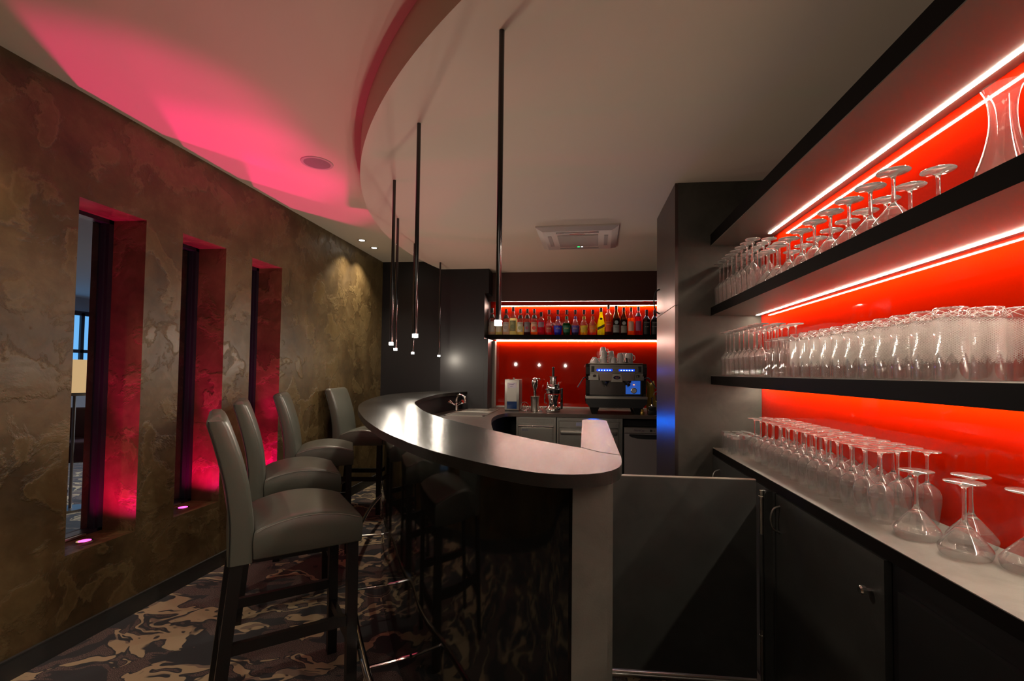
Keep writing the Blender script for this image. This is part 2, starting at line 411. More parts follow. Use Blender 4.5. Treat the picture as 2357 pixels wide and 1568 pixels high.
# room seen through the slit windows
struct('wall_outer', B().box(-9.2, -9.1, -1, 9, 0, 2.75).box(-9.1, XO, 9, 9.1, 0, 2.75).box(-9.1, XO, -1.1, -1, 0, 2.75), pm('outer_wall_paint', (.30, .31, .36), .8))
struct('ceiling.002', B().box(-9.1, XO, -1, 9, 2.62, 2.75), pm('outer_ceiling_paint', (.55, .53, .55), .8))
struct('floor.001', B().box(-9.1, -3, 6.2, 9, -.1, 0), MCARPET)

# ================================================================ BAR
ZB = 1.11
outer = [(-1.60, 5.125), (-1.72, 4.75), (-1.765, 4.3), (-1.705, 3.876), (-1.578, 3.395), (-1.435, 2.985), (-1.281, 2.639), (-1.135, 2.36), (-.964, 2.056), (-.82, 1.825), (-.700, 1.645), (-.517, 1.408), (-.385, 1.26), (-.243, 1.135), (-.14, 1.062), (-.066, 1.030), (-.005, 1.030), (.047, 1.052), (.084, 1.098), (.104, 1.16), (.112, 1.25)]
inner = [(-1.226, 5.125), (-1.315, 4.75), (-1.335, 4.4), (-1.29, 3.933), (-1.20, 3.42), (-1.114, 3.13), (-1.0, 2.86), (-.862, 2.56), (-.745, 2.35), (-.645, 2.19), (-.51, 2.005), (-.39, 1.85), (-.295, 1.725), (-.225, 1.64), (-.126, 1.525), (.008, 1.395)]
so = spline(outer, 6); si = spline(inner, 6)
bar = thing('bar_counter', 'long curved dark bar counter with glossy black front and grey end post', 'bar counter', (-.7, 2.2, 0))
bar.location = (0, 0, 0)
wing = [(.130, 2.20), (.118, 2.237), (.09, 2.25), (.05, 2.248), (.022, 2.235), (.018, 2.2)]
poly = [tuple(p) for p in so]+wing+[tuple(p) for p in reversed(si)]
B().prism(poly, ZB-.030, ZB).build('countertop', MTOP, bar, smooth=30)
B().tube([(-.0+.01, 1.402, ZB+.0002), (.06, 1.33, ZB+.0002), (.113, 1.29, ZB+.0002)], .0007, 4).build('joint_line', MDARK, bar)
po = offset(spline(outer[:16], 6), .15)
po = [p for p in po if p[1] > 1.14 and p[0] < -.012]
front = [tuple(p) for p in po]+[(-.012, 1.14)]
pin = offset(si, -.05)
body = [tuple(p) for p in offset([Vector(q) for q in front], .012)]
body[0] = (body[0][0], 5.12)
bin_ = [tuple(p) for p in reversed(pin) if p[1] < 5.12]
bpoly = body[:-1]+[(-.013, 1.155), (-.013, 1.45)]+[q for q in bin_ if q[0] < -.05]
B().prism(bpoly, .0, ZB-.0305).build('body', MDARK, bar, smooth=30)
fp = front+[tuple(p) for p in reversed(offset([Vector(q) for q in front], .0115))]
B().prism(fp, .03, ZB-.031).build('front_panel', MGLOSS, bar, smooth=30, label='glossy black curved front panel')
B().box(-.012, .070, 1.118, 1.20, 0, ZB-.0305).build('end_post', MPOST, bar, label='grey end post')
B().box(.028, .088, 1.2005, 2.2, 0, ZB-.0305).build('side_wall', MPOST, bar)
# foot rail around the front of the bar
rl = [p for p in offset(spline(outer[1:17], 6), -.02)]
rail = [(p[0], p[1], .20) for p in rl if p[1] > 1.08]
fr = B().tube(rail, .015, 12).build('foot_rail', MCHROME, bar, smooth=True, label='chrome foot rail')
off = [Vector((p[0], p[1])) for p in rail]; inn = offset(off, .165)
for k in (8, 22, 36, 50, 64, 76):
    if k < len(rail):
        a, q = off[k], inn[k]
        B().tube([(a[0], a[1], .20), (q[0], q[1], .20)], .007, 8).lathe([(.02, 0), (.02, .006)], 12, (a[0], a[1], 0)).tube([(a[0], a[1], .003), (a[0], a[1], .2)], .008, 8).build('rail_bracket', MCHROME, bar, smooth=True)

# lower worktop behind the bar
ZW = .92
wt = thing('back_worktop', 'dark brown back worktop with curved sink end under the red panel', 'worktop')
front_edge = spline([(-.35, 2.35), (-.50, 2.85), (-.60, 3.30), (-.69, 3.71), (-.755, 4.1), (-.765, 4.42), (-.72, 4.64), (-.60, 4.70), (-.4, 4.705)], 6)
wp = [tuple(p) for p in front_edge]+[(1.07, 4.70), (1.07, 5.495), (-.995, 5.495), (-.995, 5.125)]+[tuple(p) for p in [q for q in offset(si, -.045) if q[1] < 5.12 and q[1] > 2.3]]
B().prism(wp, ZW-.035, ZW).build('top', laminate('brown_worktop', (.085, .062, .05), .33), wt, smooth=30)
cb = [q for q in offset([Vector(q) for q in front_edge], .03) if q[1] < 4.6]
cp = [tuple(p) for p in cb]+[(-.74, 4.73), (-.74, 5.1), (-.95, 5.1)]+[tuple(p) for p in [q for q in offset(si, -.04) if q[1] < 5.1 and q[1] > 2.4]]
B().prism(cp, .0, ZW-.036).build('curved_base', MDARK, wt, smooth=30)
B().box(.44, 1.06, 4.85, 5.2, .80, ZW-.036).box(-.98, 1.06, 5.25, 5.49, .02, ZW-.036).build('back_board', MDARK, wt)

# alcove with bottles
A = thing('alcove_panelling', 'red glass splashback with dark top fascia behind the coffee machine', 'wall panelling')
B().box(-.96, .95, 5.47, 5.49, ZW+.001, ZW+.016).build('edge_strip', pm('pale_strip', (.75, .70, .64), .35), A, label='pale sealing strip along the wall')
B().box(-.985, 1.06, 5.495, 5.515, ZW+.002, 1.7).box(-1.044, 1.06, 5.495, 5.515, 1.7, 2.204).build('red_panel', MREDP, A, label='glossy red glass panel')
B().box(-1.044, 1.07, 5.335, 5.365, 2.145, 2.204).box(-.998, 1.07, 5.335, 5.365, 2.204, C1-.002).build('top_fascia', MBROWN, A, label='dark maroon fascia')
B().box(-1.0, -.968, 5.38, 5.49, ZW+.002, 1.69).build('side_strip', cm((.22, .195, .17), .5), A, label='pale side strip')
sh = thing('bottle_shelf', 'black shelf under the bottles with a light strip beneath', 'shelf')
B().box(-1.044, 1.07, 5.29, 5.49, 1.707, 1.757).build('board', MSHELF, sh)
B().box(-.97, 1.0, 5.480, 5.4895, 1.695, 1.7005).build('light_strip', MLEDB, sh, label='glowing white light strip')
ls = thing('fascia_light_strip', 'glowing white light strip above the row of bottles', 'light strip')
B().box(-.96, 1.04, 5.482, 5.494, 2.109, 2.115).build('diffuser', MLEDB, ls)
B().box(-.96, 1.04, 5.480, 5.4945, 2.1152, 2.122).build('channel', MSTEEL, ls)

# ================================================================ RIGHT SIDE: shelves, counter, tall cupboard
Y1, Y0 = 2.865, -1.2
XF, XR = .775, 1.062
rp = thing('right_splashback', 'glossy red glass splashback behind the rows of drinking glasses', 'splashback')
B().box(XR, XR+.012, Y0, Y1, .90, 2.12).build('glass_panel', MREDP, rp)
for nm, z0, z1, lab in [('glass_shelf', 1.270, 1.320, 'lower black wall shelf carrying cut glass tumblers'), ('glass_shelf', 1.675, 1.725, 'upper black wall shelf carrying coupes and a carafe')]:
    t = thing(nm, lab, 'shelf', group='black shelves on the red wall')
    B().box(XF+.0015, XR-.0005, Y0, Y1-.003, z0+.004, z1).build('board', MCOUNTER, t, label='pale grey shelf board')
    B().box(XF, XF+.0014, Y0, Y1-.003, z0, z1-.001).build('front_edge', MSHELF, t, label='black front edge')
    B().box(XF+.001, XR-.001, Y0, Y1-.004, z0, z0+.004).build('underside', MUNDER, t, label='brushed grey underside')
    B().box(1.0225, 1.0345, Y0, Y1-.03, z0-.0018, z0).build('light_strip', MLED, t, label='glowing warm white light strip')
t = thing('wall_canopy', 'black canopy with brushed underside above the upper glass shelf', 'canopy')
B().box(XF, XR+.01, Y0, Y1, 2.094, 2.160).build('board', MSHELF, t)
B().box(XF+.001, XR-.001, Y0, Y1-.001, 2.090, 2.094).build('underside', MUNDER, t, label='brushed grey underside')
B().box(1.0105, 1.0225, Y0, 2.62, 2.0882, 2.090).build('light_strip', MLED, t, label='glowing warm white light strip')
# counter
t = thing('side_counter', 'grey stone look counter carrying rows of upturned wine glasses', 'counter')
B().box(.785, XR-.0005, Y0, Y1-.003, .862, .900).build('worktop', [MCOUNTER], t)
B().box(.7845, .7849, Y0, Y1-.003, .862, .898).build('front_edge', MSHELF, t, label='black front edge')
t = thing('base_cupboard', 'dark base cupboard with round metal knob under the glass counter', 'cupboard')
B().box(.80, XR, Y0, Y1-.003, 0, .8615).build('carcass', MDARK, t)
d1 = B().box(.781, .799, 1.305, 1.965, .06, .858).build('door', MGATE, t)
B().lathe([(.006, 0), (.006, .012), (.012, .016), (.013, .026), (.009, .030)], 16).build('knob', MCHROME, d1, smooth=True)
k = bpy.data.objects[-1] if False else [q for q in bpy.data.objects if q.name.startswith('knob')][-1]
k.location = (.781, 1.36, .757); k.rotation_euler = (0, -pi/2, 0)
d2 = B().box(.781, .799, 1.98, 2.85, .06, .858).build('door', MGATE, t)
def bow(y, z0, z1, x=.781, d=-.035): return [(x, y, z0), (x+d*.7, y, z0+(z1-z0)*.12), (x+d, y, (z0+z1)/2), (x+d*.7, y, z1-(z1-z0)*.12), (x, y, z1)]
B().tube(spline(bow(2.72, .70, .80), 4), .004, 8).build('handle', MSTEEL2, d2, smooth=True)
B().tube(spline(bow(1.93, .72, .82), 4), .004, 8).build('handle', MSTEEL2, d1, smooth=True)
B().box(.785, .799, -1.0, 1.26, .06, .80).build('drawer_front', MPLAST, t)
# gate
t = thing('swing_gate', 'dark grey swing gate between the bar end and the glass counter', 'gate')
B().box(.091, .722, 2.012, 2.034, .11, .90).build('panel', MGATE, t)
B().box(.091, .722, 2.0118, 2.0345, .9, .903).build('top_edge', cm((.33, .29, .24), .5), t, label='pale top edge')
for za, zb in ((.685, .86), (.09, .305)):
    B().tube([(.742, 2.012, za), (.742, 2.012, zb)], .008, 12).tube([(.742, 2.012, zb-.03), (.742, 2.012, zb-.022)], .011, 12).build('hinge_pin', MSTEEL, t, smooth=True, label='polished hinge pin')
B().tube([(.742, 2.012, .305), (.742, 2.012, .685)], .009, 10).box(.75, .781, 2.0, 2.03, .06, .86).build('hinge_post', MGATE, t)
# tall cupboard
t = thing('tall_cupboard', 'tall dark cupboard with satin side doors at the end of the glass shelves', 'cupboard')
B().box(.5885, XR+.01, 2.868, 3.52, .0, C1-.001).build('carcass', MCAB, t)
for a, b_ in ((.05, 1.737), (1.741, C1-.004)):
    d = B().box(.570, .5885, 2.868, 3.52, a, b_).build('door', MSATIN, t)
    if a > 1: B().tube(spline(bow(3.40, 1.755, 1.93, .570, -.04), 5), .005, 8).build('handle', MPLAST, d, smooth=True)

# ================================================================ PENDANTS, CEILING THINGS
for i, (x, y) in enumerate(PEND):
    lab = ['slim black rod pendant lamp nearest the camera, hanging over the bar middle', 'slim black rod pendant lamp second nearest the camera over the bar', 'slim black rod pendant lamp farthest left over the bar bend', 'slim black rod pendant lamp just behind the leftmost one', 'slim black rod pendant lamp mostly hidden behind the second nearest rod', 'slim black rod pendant lamp farthest back, near the dark wall corner'][i]
    t = thing('pendant_lamp', lab, 'pendant lamp', (x, y, 0), group='rod pendants over the bar')
    r = .0095
    B().tube([(0, 0, 1.50), (0, 0, C1-.0005)], r, 16).build('rod', MBLACK, t, smooth=True)
    B().lathe([(.0125, 1.484), (.0125, 1.500)], 20).build('led_tip', MTIP, t, smooth=True, label='glowing white tip')
for (x, y), lab in zip([(-2.216, 4.57), (-2.216, 4.86)], ['small round lit downlight farther from the dark back wall', 'small round lit downlight nearest the dark back wall']):
    t = thing('downlight', lab, 'ceiling light', (x, y, 0), group='downlights over the left wall')
    B().ring([(.028, C2-.001), (.042, C2-.001), (.042, C2-.004), (.03, C2-.004)], 24).build('ring', MSTEEL, t, smooth=True)
    B().lathe([(.027, C2-.003), (.027, C2-.001)], 24).build('lens', MDOWN, t)
t = thing('ceiling_speaker', 'round white speaker grille in the pink lit ceiling', 'speaker', (-1.685, 2.83, 0))
B().ring([(.078, C2-.0005), (.098, C2-.0005), (.096, C2-.005), (.080, C2-.005)], 40).build('ring', MACW, t, smooth=True)
B().lathe([(.079, C2-.004), (.079, C2-.0008)], 40).build('grille', MACG, t)
# air conditioner cassette
ac = thing('ceiling_air_conditioner', 'square off white air conditioner cassette in the ceiling over the bar', 'air conditioner', (-.010, 3.96, C1), rotz=-.038)
bm_ = B(); h = .325
bm_.add([(-h, -h, -.0005), (h, -h, -.0005), (h, h, -.0005), (-h, h, -.0005), (-h, -h, -.012), (h, -h, -.012), (h, h, -.012), (-h, h, -.012), (-h+.05, -h+.05, -.034), (h-.05, -h+.05, -.034), (h-.05, h-.05, -.034), (-h+.05, h-.05, -.034)],
        [(0, 1, 5, 4), (1, 2, 6, 5), (2, 3, 7, 6), (3, 0, 4, 7), (4, 5, 9, 8), (5, 6, 10, 9), (6, 7, 11, 10), (7, 4, 8, 11), (8, 9, 10, 11)])
bm_.build('cover', MACW, ac)
B().box(-.165, .165, -.165, .165, -.038, -.0342).build('grille', MACG, ac)
for k, (x0, x1, y0, y1) in enumerate([(-.17, .17, -.245, -.215), (-.17, .17, .215, .245), (-.245, -.215, -.15, .15), (.215, .245, -.15, .15)]):
    B().box(x0, x1, y0, y1, -.0365, -.0342).build('air_slot', MPLAST if k == 0 else MACG, ac)
s_ = B().box(-.062, .062, -.196, -.184, -.0355, -.0342).build('badge', cm((.45, .02, .02), .5), ac, label='red lettering strip')
B().box(-.015, .005, .182, .19, -.0365, -.0342).build('green_indicator', MGREEN, ac); B().box(.018, .032, .182, .19, -.0365, -.0342).build('white_indicator', MLEDW, ac)
t = thing('ceiling_hatch', 'flush ceiling access panel outlined behind the air conditioner', 'ceiling panel')
B().box(-.29, .28, 4.33, 4.60, C1-.0015, C1-.0003).build('flap', MCEIL, t)
# sill uplights
for i, (x, y) in enumerate(SILL[:3]):
    t = thing('sill_uplight', ['small round magenta uplight in the nearest window sill', 'small round magenta uplight in the middle window sill', 'small round magenta uplight in the farthest window sill'][i], 'uplight', (x, y, ZS), group='magenta sill uplights')
    B().ring([(.026, .0005), (.034, .0005), (.034, .005), (.026, .005)], 24).build('ring', MCHROME, t, smooth=True)
    B().lathe([(.0255, .0005), (.0255, .004), (.018, .006)], 24).build('lens', MSILL, t, smooth=True)

# ================================================================ STOOLS
def make_stool(label):
    t = thing('bar_stool', label, 'bar stool', group='grey leather bar stools along the bar')
    W2 = .218
    # seat: crowned cushion
    nx, ny = 12, 10; x0, x1 = -.165, .215; vs = []; fs = []
    def sz(u, v_):
        return .745+.042*sin(pi*min(1, max(0, u*1.02)))**.75*(1-.12*(2*v_-1)**2)
    b_ = B(); 
    prof = [(0, .0), (.012, .006)]
    rows = []
    def loop(ins, zf):
        out = []
        for i in range(nx+1): out.append((x0+ins+(x1-x0-2*ins)*i/nx, -W2+ins, zf, i/nx, 0))
        for j in range(1, ny+1): out.append((x1-ins, -W2+ins+(2*W2-2*ins)*j/ny, zf, 1, j/ny))
        for i in range(nx-1, -1, -1): out.append((x0+ins+(x1-x0-2*ins)*i/nx, W2-ins, zf, i/nx, 1))
        for j in range(ny-1, 0, -1): out.append((x0+ins, -W2+ins+(2*W2-2*ins)*j/ny, zf, 0, j/ny))
        return out
    loops = []
    for ins, zf in [(.006, 'b0'), (.0, 'b1'), (-.003, 'm'), (0, 't1'), (.004, 't2'), (.012, 't3')]:
        lp = []
        for x, y, q, u, v_ in loop(ins, zf):
            top = sz(u, v_)
            zz = {'b0': .636, 'b1': .642, 'm': .70, 't1': top-.012, 't2': top-.004, 't3': top}[q]
            lp.append((x, y, zz))
        loops.append(lp)
    n = len(loops[0])
    for lp in loops: vs += lp
    for k_ in range(len(loops)-1):
        for i in range(n): fs.append((k_*n+i, k_*n+(i+1) % n, (k_+1)*n+(i+1) % n, (k_+1)*n+i))
    fs.append(tuple(range(n))[::-1])
    # top grid
    base = len(vs); g = {}
    lp = loops[-1]
    idx = {}
    for i in range(nx+1): idx[(i, 0)] = (len(loops)-1)*n+i
    for j in range(1, ny+1): idx[(nx, j)] = (len(loops)-1)*n+nx+j
    for i in range(nx-1, -1, -1): idx[(i, ny)] = (len(loops)-1)*n+nx+ny+(nx-i)
    for j in range(ny-1, 0, -1): idx[(0, j)] = (len(loops)-1)*n+nx+ny+nx+(ny-j)
    for i in range(1, nx):
        for j in range(1, ny):
            u, v_ = i/nx, j/ny; idx[(i, j)] = len(vs)
            vs.append((x0+.012+(x1-x0-.024)*u, -W2+.012+(2*W2-.024)*v_, sz(u, v_)+.004*sin(pi*u)*sin(pi*v_)))
    for i in range(nx):
        for j in range(ny): fs.append((idx[(i, j)], idx[(i+1, j)], idx[(i+1, j+1)], idx[(i, j+1)]))
    seat = B().add(vs, fs).build('seat', MLEATH, t, smooth=50)
    for sgn in (-1, 1):
        B().tube([(x0+.01+(x1-x0-.02)*i/16, sgn*(W2+.0), sz(i/16, 0)-.010) for i in range(17)], .0022, 6).build('piping', MSTITCH, seat, smooth=True)
    # back: curved slab from below the seat to the top
    sec = [(.628, -.166, -.246), (.66, -.165, -.246), (.76, -.165, -.246), (.84, -.174, -.253), (.92, -.189, -.265), (1.0, -.210, -.283), (1.08, -.236, -.304), (1.13, -.255, -.319), (1.150, -.266, -.318)]
    sec2 = []
    P = [Vector((q[1], q[0], q[2])) for q in sec]
    for q in spline(P, 3): sec2.append((q[1], q[0], q[2]))
    vs = []; fs = []; m_ = 8
    for z_, xf, xb in sec2:
        ins = .012 if z_ > 1.148 else 0
        r_ = .014
        ring_ = []
        ww = W2-ins
        xs = [(xf-.0, -ww+r_), (xf-.004, -ww+.004), (xf-r_, -ww), (xb+r_, -ww), (xb+.004, -ww+.004), (xb, -ww+r_), (xb, 0), (xb, ww-r_), (xb+.004, ww-.004), (xb+r_, ww), (xf-r_, ww), (xf-.004, ww-.004), (xf, ww-r_), (xf+.004, 0)]
        m_ = len(xs); vs += [(a, b2, z_) for a, b2 in xs]
    for k_ in range(len(sec2)-1):
        for i in range(m_): fs.append((k_*m_+i, k_*m_+(i+1) % m_, (k_+1)*m_+(i+1) % m_, (k_+1)*m_+i))
    fs.append(tuple(range(m_))[::-1])
    # rounded cap
    kk = len(sec2); z_, xf, xb = sec2[-1]
    cx_ = (xf+xb)/2
    vs += [(cx_+(a-cx_)*.6, b2*.97, z_+.010) for a, b2, _ in vs[-m_:]]
    for i in range(m_): fs.append(((kk-1)*m_+i, (kk-1)*m_+(i+1) % m_, kk*m_+(i+1) % m_, kk*m_+i))
    fs.append(tuple(kk*m_+i for i in range(m_)))
    bk = B().add(vs, fs).build('backrest', MLEATH, t, smooth=50)
    for sgn in (-1, 1):
        B().tube([(q[2]+.006, sgn*(W2+.0003), q[0]) for q in sec2[:-1]], .0016, 6).build('piping', MPLAST, bk, smooth=True)
    for sx_ in (-1, 1):
        for sy in (-1, 1):
            if sx_ > 0: p0, p1 = (.185, sy*.19, .64), (.188, sy*.195, 0)
            else: p0, p1 = (-.215, sy*.19, .632), (-.275, sy*.195, 0)
            B().quadbar(p0, p1, .020, .020).build('leg', MWOOD, t)
    for sy in (-1, 1): B().box(-.235, .17, sy*.193-.011, sy*.193+.011, .305, .345).build('stretcher', MWOOD, t)
    B().box(.176, .198, -.18, .18, .215, .255).build('stretcher', MWOOD, t)
    B().box(-.262, -.24, -.18, .18, .215, .255).build('stretcher', MWOOD, t)
    return t
ST = [(-1.178, 1.892, 39, 'grey leather bar stool nearest the camera'), (-1.655, 2.65, 35, 'grey leather bar stool second from the camera, before the middle window'),
      (-1.93, 3.42, 27, 'grey leather bar stool third from the camera, before the far window'), (-2.05, 4.40, 8, 'grey leather bar stool farthest back, against the brown wall')]
s0 = make_stool(ST[0][3]); s0.location = (ST[0][0], ST[0][1], 0); s0.rotation_euler.z = radians(ST[0][2])
for x, y, a, lab in ST[1:]: dup(s0, (x, y, 0), radians(a), lab)

# ================================================================ DRINKING GLASSES
def shell(prof_out, th=.0011):
    """solid of revolution, closed loop: outer profile up then inner back (inverted glass: rim at z=0)"""
    return prof_out
def glass_mesh(outer_, inner_top, stem=None, n=24, th=.0011, zk=1.0):
    """outer_: outer profile from rim (z=0) upward to axis end; inner_top: index in outer_ where cavity closes"""
    b_ = B(); cav = [(max(r-th, .0003), z_) for r, z_ in outer_[:inner_top]]
    cav.append((.0004, outer_[inner_top-1][1]+.003))
    prof = list(reversed(cav))+[(outer_[0][0]-th*.5, outer_[0][1]-.0004)]+outer_
    b_.lathe(prof, n, cap=True)
    zc = (outer_[inner_top-1][1]+.001)*zk
    b_.m = [1 if sum(b_.v[i][2] for i in f)/len(f) > zc else 0 for f in b_.f]
    return b_
def splp(P, n=4): return [(q[0], q[1]) for q in spline(P, n)]
def register(name, bm, m): 
    o = bm.build(name, m, smooth=60); return o
bowlW = splp([(.0255, .0004), (.0285, .025), (.0325, .055), (.0335, .075), (.029, .095), (.018, .108), (.0075, .116)], 3)
WINE = glass_mesh(bowlW+splp([(.0045, .122), (.0035, .15), (.0038, .185), (.008, .202), (.02, .2055)], 2)+[(.0335, .207), (.034, .2085), (.0335, .210), (.0, .210)][:3], len(bowlW)-2, n=28, zk=.66)
bowlM = splp([(.047, .0004), (.0505, .008), (.0525, .018), (.049, .026), (.040, .038), (.02, .063), (.0095, .074)], 3)
MARTINI = glass_mesh(bowlM+splp([(.0062, .082), (.0045, .10), (.0045, .15), (.0065, .164), (.018, .171)], 2)+[(.038, .174), (.0395, .1755), (.0385, .177)], len(bowlM)-2, n=48, zk=.55)
bowlF = splp([(.0265, .0004), (.028, .04), (.0305, .085), (.031, .10), (.026, .112), (.012, .128), (.006, .138)], 3)
FLUTE = glass_mesh(bowlF+splp([(.0042, .145), (.0035, .18), (.0038, .222), (.008, .238), (.02, .2415)], 2)+[(.0325, .243), (.0335, .2445), (.033, .246)], len(bowlF)-2, zk=.72)
bowlC = splp([(.045, .0004), (.0485, .006), (.0495, .014), (.047, .02), (.036, .034), (.018, .056), (.008, .066)], 3)
COUPE = glass_mesh(bowlC+splp([(.0058, .074), (.005, .095), (.005, .13), (.0075, .144), (.018, .150)], 2)+[(.0375, .153), (.039, .1545), (.038, .156)], len(bowlC)-2, n=32, zk=.5)
TUMB = glass_mesh([(.0325, .0004), (.0335, .05), (.034, .10), (.0343, .146), (.0345, .160), (.0335, .1675), (.031, .170)], 4, n=40, th=.0018)
SHORT = glass_mesh([(.0235, .0004), (.0245, .04), (.0255, .085), (.0258, .098), (.0245, .104), (.022, .106)], 3, th=.0016)
TULIP = glass_mesh(splp([(.029, .0004), (.0285, .05), (.026, .09), (.0255, .11), (.029, .14), (.0305, .158), (.0290, .165)], 3)+[(.025, .166)], 16, th=.0015)
proto = {}
def put(kind, bm, x, y, z_, label, cat, group, m=[MTHIN, MGLASS]):
    if kind not in proto:
        o = bm.build(kind, m, smooth=60); proto[kind] = o
    else:
        o = proto[kind].copy(); COL.objects.link(o)
    o.location = (x, y, z_+.0006); o.rotation_euler.z = random.uniform(0, 6.28)
    o['label'] = label; o['category'] = cat; o['group'] = group
    return o
ROW = ['front', 'middle', 'back']
jit = lambda a=.004: random.uniform(-a, a)
# counter: wine glasses, three rows
for r, X in enumerate([.888, .957, 1.024]):
    for i in range(15):
        y = 1.493+[0, .035, .012][r]+i*.0765
        if y > 2.555: continue
        put('wine_glass', WINE, min(X+jit(.0012), 1.0265), y+jit(.0012), .90, 'upturned wine glass on the counter, %s row, %s from the wide martini glasses' % (ROW[r], ORD[i]), 'wine glass', 'upturned wine glasses on the counter')
for (x, y), lab in zip([(.905, 1.372), (.926, 1.242), (1.004, 1.325), (.998, 1.16)], ['left front one of the four', 'nearest the counter edge and lowest in view', 'behind at the red wall', 'rightmost, cut by the photo edge']):
    put('martini_glass', MARTINI, x, y, .90, 'wide upturned martini glass on the counter, '+lab, 'martini glass', 'martini glasses on the counter')
k = 0
for r, X in enumerate([.838, .895, .952]):
    for i in range(5):
        y = 2.56+i*.058+[.06, .0, .03][r]
        if y > 2.83: continue
        if y < 2.60: continue
        put('small_tumbler', SHORT, X+jit(.002), y, .90, 'short upturned tumbler at the far counter end, %s row, %s from the wine glasses' % (ROW[r], ORD[i]), 'tumbler', 'short tumblers at the counter end')
# lower shelf
for r, X in enumerate([.862, .938, 1.014]):
    for i in range(11):
        put('cut_tumbler', TUMB, X+jit(.001), 1.185+i*.0755, 1.32, 'tall cut crystal tumbler upside down on the lower shelf, %s row, %s from the right' % (ROW[r], ORD[i]), 'tumbler', 'cut crystal tumblers on the lower shelf', [MCUT, MCUT])
for r, X in enumerate([.85, .925, 1.0]):
    for i in range(3):
        put('beer_glass', TULIP, X, 2.03+i*.073, 1.32, 'waisted beer glass upside down on the lower shelf, %s row, %s from the cut tumblers' % (ROW[r], ORD[i]), 'beer glass', 'waisted beer glasses on the lower shelf')
for r, X in enumerate([.838, .914, .99]):
    for i in range(8):
        put('tall_stem_glass', FLUTE, X+jit(.002), 2.265+i*.0735, 1.32, 'tall stemmed glass upside down on the lower shelf, %s row, %s from the beer glasses' % (ROW[r], ORD[i]), 'stemmed glass', 'stemmed glasses on the lower shelf')
# upper shelf
for r, X in enumerate([.842, .95]):
    for i in range(9):
        put('coupe_glass', COUPE, X+jit(.002), 1.342+i*.1065, 1.725, 'wide upturned coupe glass on the upper shelf, %s row, %s from the carafe' % (['front', 'back'][r], ORD[i]), 'coupe glass', 'coupe glasses on the upper shelf')
for r, X in enumerate([.815, .891, .967]):
    for i in range(8):
        y = 2.30+i*.0745
        o = put('tall_stem_glass', FLUTE, X+jit(.002), y, 1.725, 'tall stemmed glass upside down on the upper shelf, %s row, %s from the coupes' % (ROW[r], ORD[i]), 'stemmed glass', 'stemmed glasses on the upper shelf')
# carafe
po_ = splp([(.058, .0), (.060, .006), (.052, .05), (.036, .10), (.0255, .15), (.024, .19), (.028, .222), (.036, .245)], 4)
cav = [(r-.0016, max(z_, .006)) for r, z_ in po_[2:]]
carafe = B().lathe([(.0005, .0)]+po_+list(reversed(cav))+[(.0005, .0062)], 40, cap=True).build('carafe', MTHIN, smooth=60, loc=(.925, 1.115, 1.7255), label='empty clear glass carafe with flared neck on the upper shelf', category='carafe')

# ================================================================ BOTTLES
GR = 'bottles on the back shelf'
SHAPES = {
 'syrup': [(.0, 0), (.034, .0), (.036, .004), (.036, .155), (.034, .175), (.022, .215), (.0145, .245), (.0135, .30)],
 'square': [(.0, 0), (.034, .0), (.036, .004), (.036, .165), (.03, .185), (.016, .20), (.013, .215), (.013, .262)],
 'pot': [(.0, 0), (.026, .0), (.031, .004), (.042, .10), (.041, .118), (.030, .145), (.017, .172), (.0135, .20), (.0128, .286)],
 'lemon': [(.0, 0), (.036, .0), (.038, .006), (.041, .11), (.038, .15), (.026, .195), (.017, .235), (.0145, .31)],
 'aperitif': [(.0, 0), (.037, .0), (.039, .005), (.038, .225), (.034, .24), (.018, .252), (.0135, .265), (.013, .345)],
 'wine': [(.0, 0), (.035, .0), (.037, .005), (.037, .185), (.033, .215), (.022, .255), (.0155, .285), (.0145, .335)],
 'slope': [(.0, 0), (.031, .0), (.033, .004), (.034, .19), (.031, .215), (.018, .25), (.0135, .27), (.0135, .325)],
 'port': [(.0, 0), (.034, .0), (.036, .005), (.037, .17), (.033, .19), (.018, .21), (.014, .23), (.0135, .285)],
}
